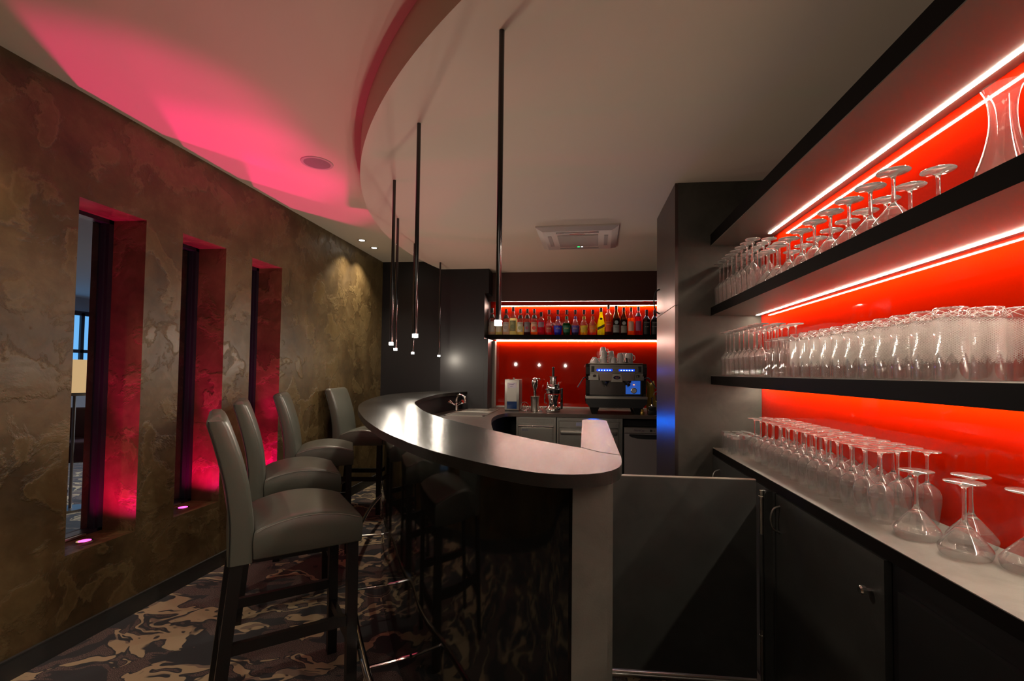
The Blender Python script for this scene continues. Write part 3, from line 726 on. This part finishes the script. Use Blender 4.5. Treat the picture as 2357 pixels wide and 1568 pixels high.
def bottle(x, shape, level, liq, cap, glass, label, lab=None, sc=1.0, neck=None, txt=None, extra=None):
    t = thing('liqueur_bottle' if shape in ('pot', 'lemon', 'aperitif') else ('syrup_bottle' if shape == 'syrup' else 'spirit_bottle'), label, 'bottle', (x, 5.372, 1.7575), group=GR)
    wf = {'pot': 1.17, 'lemon': 1.0, 'aperitif': 1.05, 'wine': 1.12, 'syrup': 1.10}.get(shape, 1.12)
    P = [(r*sc*(wf if z_ < .2 or r > .03 else 1.05), z_*sc) for r, z_ in SHAPES[shape]]; Hh = P[-1][1]
    lv = level*sc
    def rad(z_):
        for (r1, z1), (r2, z2) in zip(P, P[1:]):
            if z1 <= z_ <= z2 and z2 > z1: return r1+(r2-r1)*(z_-z1)/(z2-z1)
        return P[-1][0]
    zs = sorted(set([p[1] for p in P]+[lv]))
    lo = [(.0005, 0)]+[(rad(z_) if z_ > 0 else P[1][0], z_) for z_ in zs if z_ <= lv]
    hi = [(rad(z_), z_) for z_ in zs if z_ >= lv]
    hi = [(r, z_+.0004) for r, z_ in hi[:1]]+hi[1:]
    B().lathe(lo, 20).build('liquid_body', liquid(liq), t, smooth=40)
    inn_ = [(r-.0016, z_) for r, z_ in hi]
    B().ring(hi+list(reversed(inn_)), 20).build('neck', cm(glass, .0, 0, 1.0), t, smooth=40)
    ch = .045*sc
    B().lathe([(P[-1][0]+.0022, Hh-ch), (P[-1][0]+.0022, Hh+.003)], 16).build('cap', cm(cap, .35), t, smooth=40)
    if neck: B().lathe([(rad(Hh-ch*2.3)+.0012, Hh-ch*2.3), (rad(Hh-ch*1.5)+.0012, Hh-ch*1.5)], 16).build('neck_label', cm(neck, .5), t, smooth=40)
    if lab:
        col, z0, z1 = lab[:3]; z0 *= sc; z1 *= sc; vs = []; n_ = 9; mm = 4
        for j in range(mm):
            z_ = z0+(z1-z0)*j/(mm-1); r_ = rad(z_)+.0009
            for i in range(n_): a = -pi/2-.95+1.9*i/(n_-1); vs.append((r_*cos(a), r_*sin(a), z_))
        fs = [(j*n_+i, j*n_+i+1, (j+1)*n_+i+1, (j+1)*n_+i) for j in range(mm-1) for i in range(n_-1)]
        lo_ = B().add(vs, fs).build('paper_label', cm(col, .55), t, smooth=True)
        if txt:
            for s_, zz, size, c_ in txt: text('lettering', s_, size, cm(c_, .5), lo_, (0, -rad(zz*sc)-.0016, zz*sc), shear=.0)
    if extra:
        for zz, rr, c_ in extra:
            B().add([(rr*cos(a*pi/8), -rad(zz*sc)-.0022, zz*sc+rr*sin(a*pi/8)) for a in range(16)], [tuple(range(16))]).build('emblem', cm(c_, .5), t)
    return t
CL = (1, 1, 1); GY = (.055, .05, .045)
def ml(c_): return (c_, .035, .15)
mt = [('MONIN', .135, .017, (.08, .08, .07))]
bottle(-1.0035, 'syrup', .10, (.62, .52, .42), GY, CL, 'clear syrup bottle with pale label farthest left on the back shelf', ml((.55, .48, .42)), 1.03, GY, mt)
bottle(-.921, 'syrup', .12, (.75, .66, .30), GY, CL, 'pale yellow syrup bottle behind the nearest pendant tip', ml((.6, .55, .4)), 1.0, GY, mt)
bottle(-.838, 'syrup', .135, (.60, .48, .40), GY, CL, 'clear syrup bottle with white fruit label left of the tall cream one', ml((.62, .56, .5)), 1.0, GY, mt, [(.085, .022, (.42, .36, .3))])
bottle(-.757, 'syrup', .180, (.85, .78, .36), GY, CL, 'taller cream yellow syrup bottle with green label', (( .30, .28, .13), .04, .155), 1.08, None, [('MONIN', .14, .018, (.08, .08, .05))], [(.09, .024, (.16, .17, .07)), ])
bottle(-.673, 'syrup', .10, (.78, .55, .22), GY, CL, 'amber syrup bottle with pale label right of the tall cream one', ml((.6, .55, .42)), 1.0, GY, mt, [(.08, .022, (.38, .38, .18))])
bottle(-.592, 'syrup', .14, (.10, .03, .05), GY, CL, 'dark berry syrup bottle with grey label', ml((.22, .18, .20)), 1.0, GY, mt, [(.08, .018, (.3, .04, .08))])
bottle(-.512, 'syrup', .12, (.95, .20, .03), GY, CL, 'orange red syrup bottle with strawberry label', ml((.75, .45, .30)), 1.0, GY, mt, [(.08, .022, (.75, .05, .04))])
bottle(-.432, 'square', .165, (.35, .03, .06), (.02, .015, .015), CL, 'square shouldered purple red bottle with black cap', ((.30, .18, .24), .09, .15), 1.0)
for x, lq, lc, nc, lv, nm in [(-.342, (.55, .01, .02), (.45, .03, .03), (.25, .06, .01), .10, 'bright red'), (-.240, (.03, .03, .42), (.04, .05, .55), (.10, .06, .40), .105, 'deep blue'), (-.140, (.01, .07, .02), (.01, .14, .07), (.01, .10, .05), .135, 'bottle green'), (-.041, (.03, .015, .10), (.10, .07, .35), (.12, .07, .35), .095, 'dark violet'), (.057, (.70, .36, .01), (.80, .55, .02), (.40, .25, .01), .055, 'golden yellow'), (.156, (.55, .06, .03), (.85, .22, .03), (.35, .10, .02), .075, 'orange red')]:
    bottle(x, 'pot', lv, lq, (.035, .012, .02), CL, '%s pot shaped liqueur bottle with long neck' % nm, (lc, .03, .108), 1.0, nc, [('BOLS', .075, .019, (.75, .6, .25))])
t = bottle(.249, 'lemon', .27, (1.0, .62, .01), (.10, .06, .04), CL, 'bright yellow lemon liqueur bottle with dark diagonal band', None, 1.0)
q = B().add([(-.040, -.0425, .055), (.040, -.0425, .095), (.038, -.0425, .125), (-.039, -.0425, .085)], [(0, 1, 2, 3)]).build('diagonal_band', cm((.10, .06, .02), .5), t)
B().add([(.016*cos(a*pi/8), -.0335, .185+.013*sin(a*pi/8)) for a in range(16)], [tuple(range(16))]).build('seal', cm((.03, .02, .01), .5), t)
bottle(.332, 'aperitif', .09, (.10, .02, .02), (.07, .05, .03), CL, 'tallest bottle on the shelf with red and dark banded label', ((.75, .09, .03), .04, .155), 1.0, None, [('RAMAZZOTTI', .142, .0125, (.06, .05, .05)), ('ROSATO', .12, .012, (.9, .8, .7))], None)
bottle(.419, 'wine', .19, (.03, .022, .02), (.06, .05, .04), (.45, .55, .02), 'taller dark herbal liqueur bottle with grey label and round emblem', ((.30, .31, .30), .03, .115), 1.0, None, [('BRANCA', .103, .013, (.1, .1, .1)), ('MENTA', .088, .012, (.1, .1, .1))], [(.145, .021, (.35, .42, .45))])
bottle(.503, 'wine', .19, (.04, .022, .02), (.06, .05, .04), (.45, .55, .02), 'shorter dark herbal liqueur bottle with beige label and round emblem', ((.33, .29, .24), .03, .115), .93, None, [('FERNET', .103, .013, (.1, .1, .1)), ('BRANCA', .088, .012, (.1, .1, .1))], [(.145, .021, (.42, .45, .45))])
bottle(.584, 'slope', .20, (.80, .16, .02), (.16, .10, .03), CL, 'amber orange bottle with peach coloured label', ((.80, .50, .38), .05, .16), .97)
bottle(.666, 'slope', .215, (.40, .01, .03), (.12, .08, .14), CL, 'ruby red bottle with mauve label', ((.35, .10, .22), .05, .16), .99, (.18, .13, .2))
bottle(.755, 'port', .12, (.012, .008, .008), (.06, .01, .02), (.30, .17, .04), 'black port bottle lettered RUBY', ((.012, .010, .010), .01, .155), 1.0, (.10, .08, .2), [('Niepoort', .14, .015, (.45, .42, .4)), ('RUBY', .095, .017, (.45, .42, .4))])
bottle(.845, 'port', .17, (.010, .007, .008), (.06, .01, .02), (.05, .03, .03), 'black port bottle lettered TAWNY beside the tall cupboard', ((.012, .010, .010), .01, .155), 1.0, (.10, .08, .2), [('Niepoort', .14, .015, (.45, .42, .4)), ('TAWNY', .095, .017, (.45, .42, .4))])

# ================================================================ BACK WORKTOP THINGS
# sink with drainer
t = thing('sink', 'steel sink bowl with ridged drainer let into the dark worktop', 'sink', (0, 0, ZW))
b_ = B(); X0, X1, Ya, Yb_ = -1.245, -.86, 4.28, 4.72
b_.box(X0, X1, Ya, Ya+.02, 0, .006).box(X0, X1, Yb_-.02, Yb_, 0, .006).box(X0, X0+.02, Ya, Yb_, 0, .006).box(X1-.02, X1, Ya, Yb_, 0, .006).box(X0+.02, X1-.02, Ya+.02, Yb_-.02, .0005, .002)
b_.build('bowl', MSTEEL, t)
b_ = B().box(-1.21, -.86, 4.725, 5.11, 0, .005)
b_.build('drainer', MSTEEL, t)
rg = B()
for i in range(14): rg.box(-1.19, -.875, 4.745+i*.025, 4.753+i*.025, .005, .0085)
rg.build('drainer_ridges', MCHROME, t)
t = thing('mixer_tap', 'chrome two handle mixer tap with swan neck spout at the sink', 'tap', (-1.26, 4.76, ZW))
t.location = (-1.255, 4.77, ZW)
B().lathe([(.024, .0), (.024, .008), (.017, .014), (.017, .06), (.02, .07), (.012, .085)], 20).build('body', MCHROME, t, smooth=True)
B().tube(spline([(0, 0, .08), (0, 0, .12), (.012, -.01, .155), (.05, -.02, .17), (.09, -.03, .152), (.10, -.035, .11), (.10, -.035, .09)], 5), .012, 12).build('spout', MCHROME, t, smooth=True)
for sgn in (-1, 1):
    hd = B().tube([(0, 0, .06), (sgn*.045, -.02, .085)], .011, 12).tube([(sgn*.045, -.02, .085), (sgn*.075, -.03, .105)], [.015, .022], 10).build('handle', MCHROME, t, smooth=True)
# steel dispenser box
t = thing('milk_dispenser', 'brushed steel box dispenser with blue display on the back worktop', 'dispenser', (-.690, 4.87, ZW))
B().rbox(-.078, .078, 0, .24, .012, .335, .006).build('housing', MSTEEL2, t, smooth=40)
B().box(-.05, .048, -.004, 0, .10, .30).build('front_plate', MSTEEL2, t)
pl = B().box(-.048, .045, -.007, -.004, .245, .300).build('name_plate', cm((.55, .50, .58), .5), t)
B().add([(-.03, -.0074, .285), (.01, -.0074, .287), (.032, -.0074, .294), (.012, -.0074, .280), (-.028, -.0074, .281), (-.02, -.0074, .262), (.0, -.0074, .264), (.015, -.0074, .261), (-.018, -.0074, .258)], [(0, 1, 2, 3, 4), (5, 6, 7, 8)]).build('logo_swoosh', cm((.12, .1, .2), .5), pl)
B().box(-.052, .052, -.008, 0, .03, .105).build('display', pm('blue_screen', (.003, .012, .04), .1, emis=(.005, .04, .15), es=.12), t, label='dark blue display')
B().lathe([(.01, .335), (.01, .345), (.013, .347), (.013, .352)], 14, (.005, .1, 0)).build('knob', MCHROME, t, smooth=True)
B().box(-.075, .075, .01, .23, 0, .012).build('feet', MPLAST, t)
# drinks mixer / spoon
t = thing('spindle_mixer', 'chrome spindle mixer head above a steel mixing cup', 'mixer', (-.455, 4.93, ZW))
B().lathe([(.035, 0), (.04, .004), (.042, .12), (.046, .155), (.047, .158)], 24).build('cup', MSTEEL, t, smooth=True, label='steel mixing cup')
B().tube([(0, .04, .0), (0, .045, .2), (0, .01, .26)], .014, 12).lathe([(.012, .15), (.016, .2), (.017, .23), (.03, .262), (.037, .30), (.036, .322), (.028, .342), (.012, .354)], 24).build('head', MCHROME, t, smooth=True)
B().tube(spline([(.02, 0, .345), (.045, 0, .345), (.055, 0, .325)], 4), .005, 8).build('lever', MCHROME, t, smooth=True)
B().lathe([(.05, 0), (.055, .006), (.05, .012)], 24, (0, .03, 0)).build('base', MCHROME, t, smooth=True)
for x, y, lab in [(-.535, 4.90, 'left'), (-.388, 4.90, 'right')]:
    q = B().lathe([(.016, 0), (.018, .012), (.007, .02), (.006, .035), (.012, .042), (.009, .052)], 14).tube([(-.02, 0, .01), (.02, .0, .03)], .006, 8).build('pour_spout', MCHROME, smooth=True, loc=(x, y, ZW), label='small chrome pourer lying %s of the mixing cup' % lab, category='pourer', group='chrome pourers')
q = B().tube([(.045*cos(a*pi/12), 0, .048+.045*sin(a*pi/12)) for a in range(24)], .0035, 8, close=True).tube([(-.022, -.004, .02), (-.018, -.004, .05), (0, -.004, .078), (.018, -.004, .05), (.022, -.004, .02)], .003, 8).lathe([(.026, 0), (.026, .005)], 18).build('strainer_ring', MCHROME, smooth=True, loc=(-.572, 5.0, ZW), label='round chrome wire ring stand beside the steel dispenser', category='strainer')
# juicer
t = thing('citrus_juicer', 'polished chrome juicer with black pusher on the back worktop', 'juicer', (-.264, 4.93, ZW))
B().lathe([(.075, .0), (.08, .006), (.08, .03), (.07, .045), (.05, .06), (.045, .11), (.055, .15), (.062, .175), (.06, .18)], 28).build('base', MCHROME, t, smooth=True)
B().lathe([(.072, .19), (.075, .2), (.075, .225), (.078, .23), (.078, .236), (.072, .24), (.072, .285), (.068, .29), (.038, .295), (.036, .36), (.044, .364), (.044, .37)], 28).build('drum', MCHROME, t, smooth=True)
B().lathe([(.0765, .226), (.0795, .228), (.0795, .236), (.0765, .238)], 28).build('black_band', MPLAST, t)
for sgn in (-1, 1):
    B().tube([(sgn*.072, -.02, .19), (sgn*.085, -.02, .185), (sgn*.085, -.02, .095), (sgn*.06, -.02, .09)], .006, 8).build('clamp', MCHROME, t, smooth=True)
    B().lathe([(.005, .285), (.006, .30), (.003, .312)], 10, (sgn*.056, -.03, 0)).build('bolt', MCHROME, t, smooth=True)
B().lathe([(.012, .37), (.013, .40), (.012, .44), (.014, .462), (.008, .47)], 16).build('pusher', MPLAST, t, smooth=True, label='black pusher handle')
B().tube([(0, -.05, .18), (0, -.075, .15), (0, -.085, .10)], .012, 10).build('spout', MCHROME, t, smooth=True)
B().rbox(.078, .102, -.01, .03, .03, .25, .008).build('side_arm', MPLAST, t, smooth=40)
# espresso machine
em = thing('espresso_machine', 'two group espresso machine with blue lit buttons on the back worktop', 'coffee machine', (.375, 4.80, ZW))
B().rbox(-.285, .285, .052, .42, .155, .50, .012).build('body', MPLAST, em, smooth=40)
side = [(.0, .10), (.0, .155), (.04, .2), (.04, .34), (-.02, .40), (-.02, .47), (.01, .505), (.44, .505), (.44, .10)]
for x0, x1 in ((-.302, -.262), (.262, .302)):
    vs = [(x0, y, z_) for y, z_ in side]+[(x1, y, z_) for y, z_ in side]; n = len(side)
    B().add(vs, [tuple(range(n)), tuple(range(n, 2*n))]+[(i, (i+1) % n, n+(i+1) % n, n+i) for i in range(n)]).build('side_cheek', MBLACK, em)
B().box(-.261, .261, -.012, .05, .412, .495).build('control_fascia', MSTEEL2, em, label='steel button fascia')
gb = B()
for i in range(7): gb.box(-.258, .258, -.0135, -.012, .418+i*.011, .421+i*.011)
gb.build('fascia_lines', MPLAST, em)
for x in (-.115, .105):
    B().box(x-.076, x+.076, -.016, -.0138, .432, .450).build('button_glow', MBLUE, em, label='blue lit button field')
    for k in range(5): B().lathe([(.0001, -.006), (.0058, -.002), (.0058, .0), (.0001, .001)], 10, cap=False).build('button', MBDOT, em).location = (x-.054+k*.027, -.018, .441)
for x in (-.232, .232): B().rbox(x-.016, x+.016, -.020, -.012, .422, .480, .003, 2).build('switch', MPLAST, em)
# lower front
for x0, x1 in ((-.165, -.045), (.055, .175)):
    B().add([(x0-.01, -.02, .412), (x1+.01, -.02, .412), (x1-.005, -.045, .335), (x0+.005, -.045, .335), (x0-.01, .05, .412), (x1+.01, .05, .412), (x1-.005, .05, .335), (x0+.005, .05, .335)], [(0, 1, 2, 3), (4, 7, 6, 5), (0, 3, 7, 4), (1, 5, 6, 2), (0, 4, 5, 1), (3, 2, 6, 7)]).build('group_head', MSTEEL, em)
    xm = (x0+x1)/2
    pf = B().lathe([(.034, .318), (.036, .334)], 20, (xm, -.02, 0)).tube([(xm, -.03, .315), (xm, -.075, .31), (xm, -.13, .298)], [.011, .012, .015], 12).lathe([(.02, .29), (.03, .318)], 16, (xm, -.02, 0)).build('portafilter', MPLAST, em, smooth=True, label='black handled portafilter')
    B().tube([(xm, -.03, .29), (xm, -.04, .275)], .008, 8).build('nozzle', MCHROME, pf, smooth=True)
bp = B().add([(-.035, -.05, .405), (.045, -.05, .405), (.062, -.05, .322), (-.052, -.05, .322), (-.035, .04, .405), (.045, .04, .405), (.062, .04, .322), (-.052, .04, .322)], [(0, 1, 2, 3), (4, 7, 6, 5), (0, 3, 7, 4), (1, 5, 6, 2), (0, 4, 5, 1), (3, 2, 6, 7)]).build('centre_housing', MSTEEL, em)
bd = B().add([(.005+.036*cos(a*pi/12), -.0515, .366+.018*sin(a*pi/12)) for a in range(24)], [tuple(range(24))]).build('badge', cm((.01, .01, .05), .2), bp)
text('lettering', 'G2', .026, cm((.6, .25, .2), .4), bp, (.005, -.0535, .366), shear=.2)
B().box(-.261, .261, .035, .04, .19, .34).build('back_splash', cm((.14, .125, .12), .25, 1), em, label='mirror steel splash plate')
B().box(.10, .245, .030, .0345, .20, .335).build('lit_splash', pm('blue_lit_plate', (.2, .3, .5), .25, .6, emis=(.01, .13, .7), es=.5), em, label='blue lit splash plate')  # blue light falling on the plate is put into its own emission
gg = B().lathe([(.030, 0), (.030, .008), (.026, .010)], 24).build('pressure_gauge', MCHROME, em, smooth=True); gg.location = (.18, .030, .236); gg.rotation_euler = (pi/2, 0, 0)
q = B().lathe([(.024, .0102), (.024, .0108)], 24).box(-.001, .001, 0, .018, .0109, .0115).build('dial', cm((.5, .5, .5), .5), gg)
B().lathe([(.007, 0), (.007, .006)], 12).build('orange_lamp', MORANGE, em).location = (.18, .024, .292)
for sgn in (-1, 1):
    B().lathe([(.018, 0), (.02, .02), (.012, .026)], 14, (sgn*.215, -.0, .37)).build('steam_knob', MCHROME, em, smooth=True)
    B().box(sgn*.225-.05, sgn*.225+.05, .0, .03, .34, .408).build('valve_plate', MSTEEL2, em)
    B().tube(spline([(sgn*.275, -.0, .355), (sgn*.315, -.02, .365), (sgn*.345, -.04, .33), (sgn*.385, -.06, .265)], 5), .006, 8).build('steam_wand', MCHROME if sgn < 0 else MPLAST, em, smooth=True)
B().box(-.305, .305, -.06, .10, .155, .178).build('drip_tray', MSTEEL, em, label='steel drip tray edge')
base = [(-.302, .152), (.302, .152), (.302, .115), (.26, .065), (-.26, .065), (-.302, .115)]
vs = [(x, -.055, z_) for x, z_ in base]+[(x, .40, z_) for x, z_ in base]
B().add(vs, [(0, 1, 2, 3, 4, 5), (11, 10, 9, 8, 7, 6)]+[(i, (i+1) % 6, 6+(i+1) % 6, 6+i) for i in range(6)]).build('base_tray', MPLAST, em)
for x in (-.215, .215):
    for y in (.02, .34): B().add([(x-.026, y-.026, 0), (x+.026, y-.026, 0), (x+.026, y+.026, 0), (x-.026, y+.026, 0), (x-.05, y-.05, .068), (x+.05, y-.05, .068), (x+.05, y+.05, .068), (x-.05, y+.05, .068)], [(3, 2, 1, 0), (4, 5, 6, 7), (0, 1, 5, 4), (1, 2, 6, 5), (2, 3, 7, 6), (3, 0, 4, 7)]).build('foot', MPLAST, em)
B().box(-.27, .27, .03, .42, .506, .512).build('cup_tray', MSTEEL, em)
# cups on the machine
ZC = ZW+.5127
def cup(r0, r1, h_, up_=False):
    # inverted cup: rim (r1) down
    return B().lathe([(r1-.003, .0), (r1, .0), (r1*.98, h_*.35), (r0*1.15, h_*.85), (r0, h_-.004), (r0*.85, h_-.004), (r0*.85, h_)], 20)
def put_cup(x, y, z_, r0, r1, h_, ha, label, name='coffee_cup'):
    t = thing(name, label, 'cup', (x, y, z_), group='white cups on the coffee machine')
    cup(r0, r1, h_).build('bowl', MWHITE, t, smooth=50)
    c_, s__ = cos(ha), sin(ha)
    P = [(r1*.93, h_*.78), (r1*.93+.018, h_*.72), (r1*.93+.02, h_*.4), (r1*.95, h_*.28)]
    B().tube([(c_*a, s__*a, b2) for a, b2 in splp(P, 4)], .0035, 8).build('handle', MWHITE, t, smooth=True)
    return t
put_cup(.175, 4.90, ZC, .022, .038, .05, 0, 'small white cup on the left end of the machine top')
put_cup(.165, 4.99, ZC, .022, .044, .065, .2, 'wide white cup behind the leftmost small one')
put_cup(.262, 4.89, ZC, .024, .034, .058, -.4, 'bottom white cup of the tall front stack')
put_cup(.262, 4.89, ZC+.0585, .024, .034, .070, -.3, 'top white cup of the tall front stack')
put_cup(.254, 4.99, ZC, .024, .036, .085, -.1, 'bottom white cup of the tallest rear stack')
put_cup(.254, 4.99, ZC+.0855, .024, .036, .085, .1, 'top white cup of the tallest rear stack')
put_cup(.335, 4.93, ZC, .022, .031, .058, -2, 'bottom white cup of the stack right of the tallest')
put_cup(.335, 4.93, ZC+.0585, .022, .031, .070, -2, 'top white cup of the stack right of the tallest')
put_cup(.358, 4.86, ZC, .020, .026, .058, -.3, 'small white espresso cup standing in front')
put_cup(.425, 4.90, ZC, .026, .035, .105, 1.8, 'tall white beaker at the middle of the machine')
put_cup(.518, 4.93, ZC, .036, .040, .105, -.1, 'wide white mug on the right of the machine top')
put_cup(.465, 5.02, ZC, .04, .045, .112, 2, 'wide white mug behind the others on the machine')
t = thing('milk_jug', 'small polished steel milk jug between the white mugs', 'jug', (.475, 4.855, ZC), group=None) if False else thing('milk_jug', 'small polished steel milk jug between the white mugs', 'jug', (.475, 4.855, ZC))
B().lathe([(.026, 0), (.028, .006), (.026, .03), (.020, .055)], 18).build('body', MCHROME, t, smooth=True)
B().tube([(.024, 0, .045), (.042, 0, .04), (.038, 0, .015), (.027, 0, .012)], .003, 6).build('handle', MCHROME, t, smooth=True)
# bits right of the machine
t = thing('coffee_tamper', 'black and chrome coffee tamper stand right of the coffee machine', 'tamper', (.735, 4.82, ZW))
B().rbox(-.045, .045, -.04, .04, 0, .045, .006).rbox(-.035, .035, -.03, .03, .045, .08, .005).build('stand', MPLAST, t, smooth=40)
B().lathe([(.022, .08), (.02, .095), (.009, .1), (.008, .16), (.012, .165), (.012, .172)], 16).build('handle', MCHROME, t, smooth=True)
q = B(); 
for i in range(6):
    a = i*1.05; q.tube(spline([(.012*cos(a), .012*sin(a), 0), (.03*cos(a), .02*sin(a), .12), (.02*cos(a+.5), .02*sin(a+.5), .24), (.035*cos(a+.8), .02, .29+.02*(i % 3))], 4), [.022]*11+[.012, .006], 8)
q.build('yellow_cloth', cm((.55, .38, .06), .8), smooth=60, loc=(.765, 5.12, ZW), label='crumpled yellow cloth standing behind the tamper', category='cloth')
t = thing('yellow_tin', 'yellow tin holding dark cartons beside the tall cupboard', 'tin', (.83, 4.95, ZW))
B().rbox(-.045, .045, -.04, .04, 0, .13, .004).build('tin', cm((.50, .36, .04), .4), t, smooth=40)
B().box(-.035, .03, -.02, .02, .13, .19).build('carton', cm((.08, .06, .04), .6), t)
B().tube(spline([(-.06, 0, .19), (-.05, 0, .215), (-.01, 0, .23), (.03, 0, .2), (.035, 0, .13)], 4), .004, 8).build('wire_handle', cm((.4, .3, .28), .4), t, smooth=True)
q = B().lathe([(.018, 0), (.022, .018), (.018, .034), (.006, .038), (.014, .045), (.014, .055)], 14).build('brass_pot', cm((.5, .33, .08), .3, .8), smooth=True, loc=(.628, 4.74, ZW), label='small brass pot at the machine foot', category='pot')

# ================================================================ UNDER-COUNTER APPLIANCES
YF = 4.725
t = thing('bar_fridge', 'steel under counter fridge on the left below the worktop', 'fridge', (0, 0, 0), group='under counter appliances')
B().box(-.622, -.222, YF+.03, 5.24, .02, .883).build('cabinet', MSTEEL2, t)
B().box(-.622, -.602, YF, YF+.029, .02, .882).box(-.242, -.222, YF, YF+.029, .02, .882).box(-.602, -.242, YF, YF+.029, .862, .882).box(-.602, -.242, YF, YF+.029, .795, .812).build('frame', MSTEEL, t)
g = B().box(-.602, -.242, YF+.008, YF+.029, .812, .862)
for i in range(24): g.box(-.598+i*.0148, -.598+i*.0148+.006, YF+.002, YF+.008, .815, .86)
g.build('vent_grille', MSTEEL2, t)
B().tube([(-.60, YF-.006, .79), (-.246, YF-.006, .79)], .007, 10).build('handle_bar', MCHROME, t, smooth=True)
d = B().box(-.575, -.262, YF-.004, YF+.028, .05, .768).build('door', MSTEEL, t)
text('lettering', 'Gamko', .022, cm((.03, .06, .25), .4), d, (-.535, YF-.0052, .752), shear=.3)
t = thing('drawer_fridge', 'steel under counter ice unit with blue and green indicator lights', 'fridge', group='under counter appliances')
B().box(-.212, .435, YF+.03, 5.24, .02, .883).build('cabinet', MSTEEL2, t)
B().box(-.212, -.195, YF, YF+.029, .02, .88).box(.418, .435, YF, YF+.029, .02, .88).build('frame', MSTEEL2, t)
g = B().box(-.195, .418, YF+.008, YF+.029, .848, .88)
for i in range(42): g.box(-.193+i*.0145, -.193+i*.0145+.006, YF+.002, YF+.008, .849, .879)
g.build('vent_grille', MSTEEL2, t)
B().box(.10, .20, YF-.003, YF+.0015, .852, .860).build('blue_indicator', MBLUE2, t, label='bright blue light')
B().box(.225, .27, YF-.002, YF+.0015, .851, .856).build('green_indicator', MGREEN, t)
d = B().box(-.19, .398, YF-.002, YF+.028, .785, .845).build('upper_panel', MSTEEL, t)
B().box(-.02, .04, YF-.004, YF-.0022, .80, .835).build('display', cm((.35, .38, .5), .3), d)
d = B().box(-.185, .39, YF-.002, YF+.028, .05, .778).build('door', MSTEEL, t)
B().rbox(-.175, .38, YF-.028, YF-.0022, .715, .752, .006).build('handle', MSTEEL, d, smooth=40)
t = thing('dishwasher', 'grey dishwasher front at the right end below the worktop', 'dishwasher', group='under counter appliances')
B().box(.452, 1.04, YF+.03, 5.24, .02, .795).build('cabinet', MSTEEL2, t)
p_ = B().box(.452, 1.04, YF-.004, YF+.029, .745, .792).build('control_panel', cm((.24, .215, .20), .4, .3), t)
text('lettering', 'NordCap', .026, cm((.04, .01, .05), .4), p_, (.595, YF-.0048, .770), shear=.2)
B().box(.700, .722, YF-.006, YF-.0042, .758, .780).box(.738, .742, YF-.006, YF-.0042, .758, .780).build('button', MPLAST, p_)
d = B().box(.455, 1.04, YF-.002, YF+.029, .04, .738).build('door', cm((.27, .245, .235), .38, .3), t)
hp = [(.50, .715), (.53, .700), (.58, .690), (.66, .685), (1.03, .685), (1.03, .722), (.50, .722)]
vs = [(x, YF-.0028, z_) for x, z_ in hp]
B().add(vs, [tuple(range(len(hp)))]).box(.5, 1.03, YF-.012, YF-.003, .724, .732).build('grip_recess', [MPLAST], d)

# ================================================================ BEYOND THE WINDOWS
t = thing('curtained_window', 'tall bright blue curtained window of the next room', 'window', (-9.08, 7.6, 0))
B().box(0, .02, -2.3, 1.3, 1.0, 2.3).build('pane', pm('daylight_pane', (.1, .2, .35), .5, emis=(.10, .32, .62), es=1.4), t)
f = B()
for y in (-2.3, -1.7, -1.1, -.5, .1, .7, 1.3): f.box(.02, .06, y-.03, y+.03, 1.0, 2.33)
f.box(.02, .06, -2.3, 1.3, 1.6, 1.66).box(.02, .06, -2.3, 1.3, 2.28, 2.36).build('frame', MFRAME, t)
t = thing('floor_lamp', 'floor lamp with beige drum shade seen through the nearest window', 'lamp', (-4.72, 3.98, 0))
B().lathe([(.20, 1.10), (.20, 1.405)], 32, cap=False).build('lamp_shade', pm('beige_shade', (.55, .42, .25), .8, emis=(.75, .50, .24), es=.75), t, smooth=True)
B().tube([(0, 0, 0), (0, 0, 1.12)], .012).lathe([(.13, 0), (.13, .02)], 24).lathe([(.15, 1.07), (.17, 1.10)], 24).build('stand', MSTEEL2, t, smooth=True)
t = thing('lounge_chair', 'dark upholstered cantilever chair in the room beyond the windows', 'chair', (-4.9, 4.25, 0), rotz=.5)
B().rbox(-.26, .26, -.26, .26, .42, .62, .04).build('seat', cm((.05, .02, .03), .6), t, smooth=40)
B().rbox(-.26, .26, .20, .28, .5, .92, .03).build('backrest', cm((.06, .03, .035), .6), t, smooth=40)
for sgn in (-1, 1): B().tube(spline([(sgn*.22, .2, .42), (sgn*.24, .26, .2), (sgn*.24, .24, .015), (sgn*.24, -.24, .015), (sgn*.24, -.28, .2), (sgn*.22, -.22, .42)], 4), .013, 8).build('leg_frame', MCHROME, t, smooth=True)
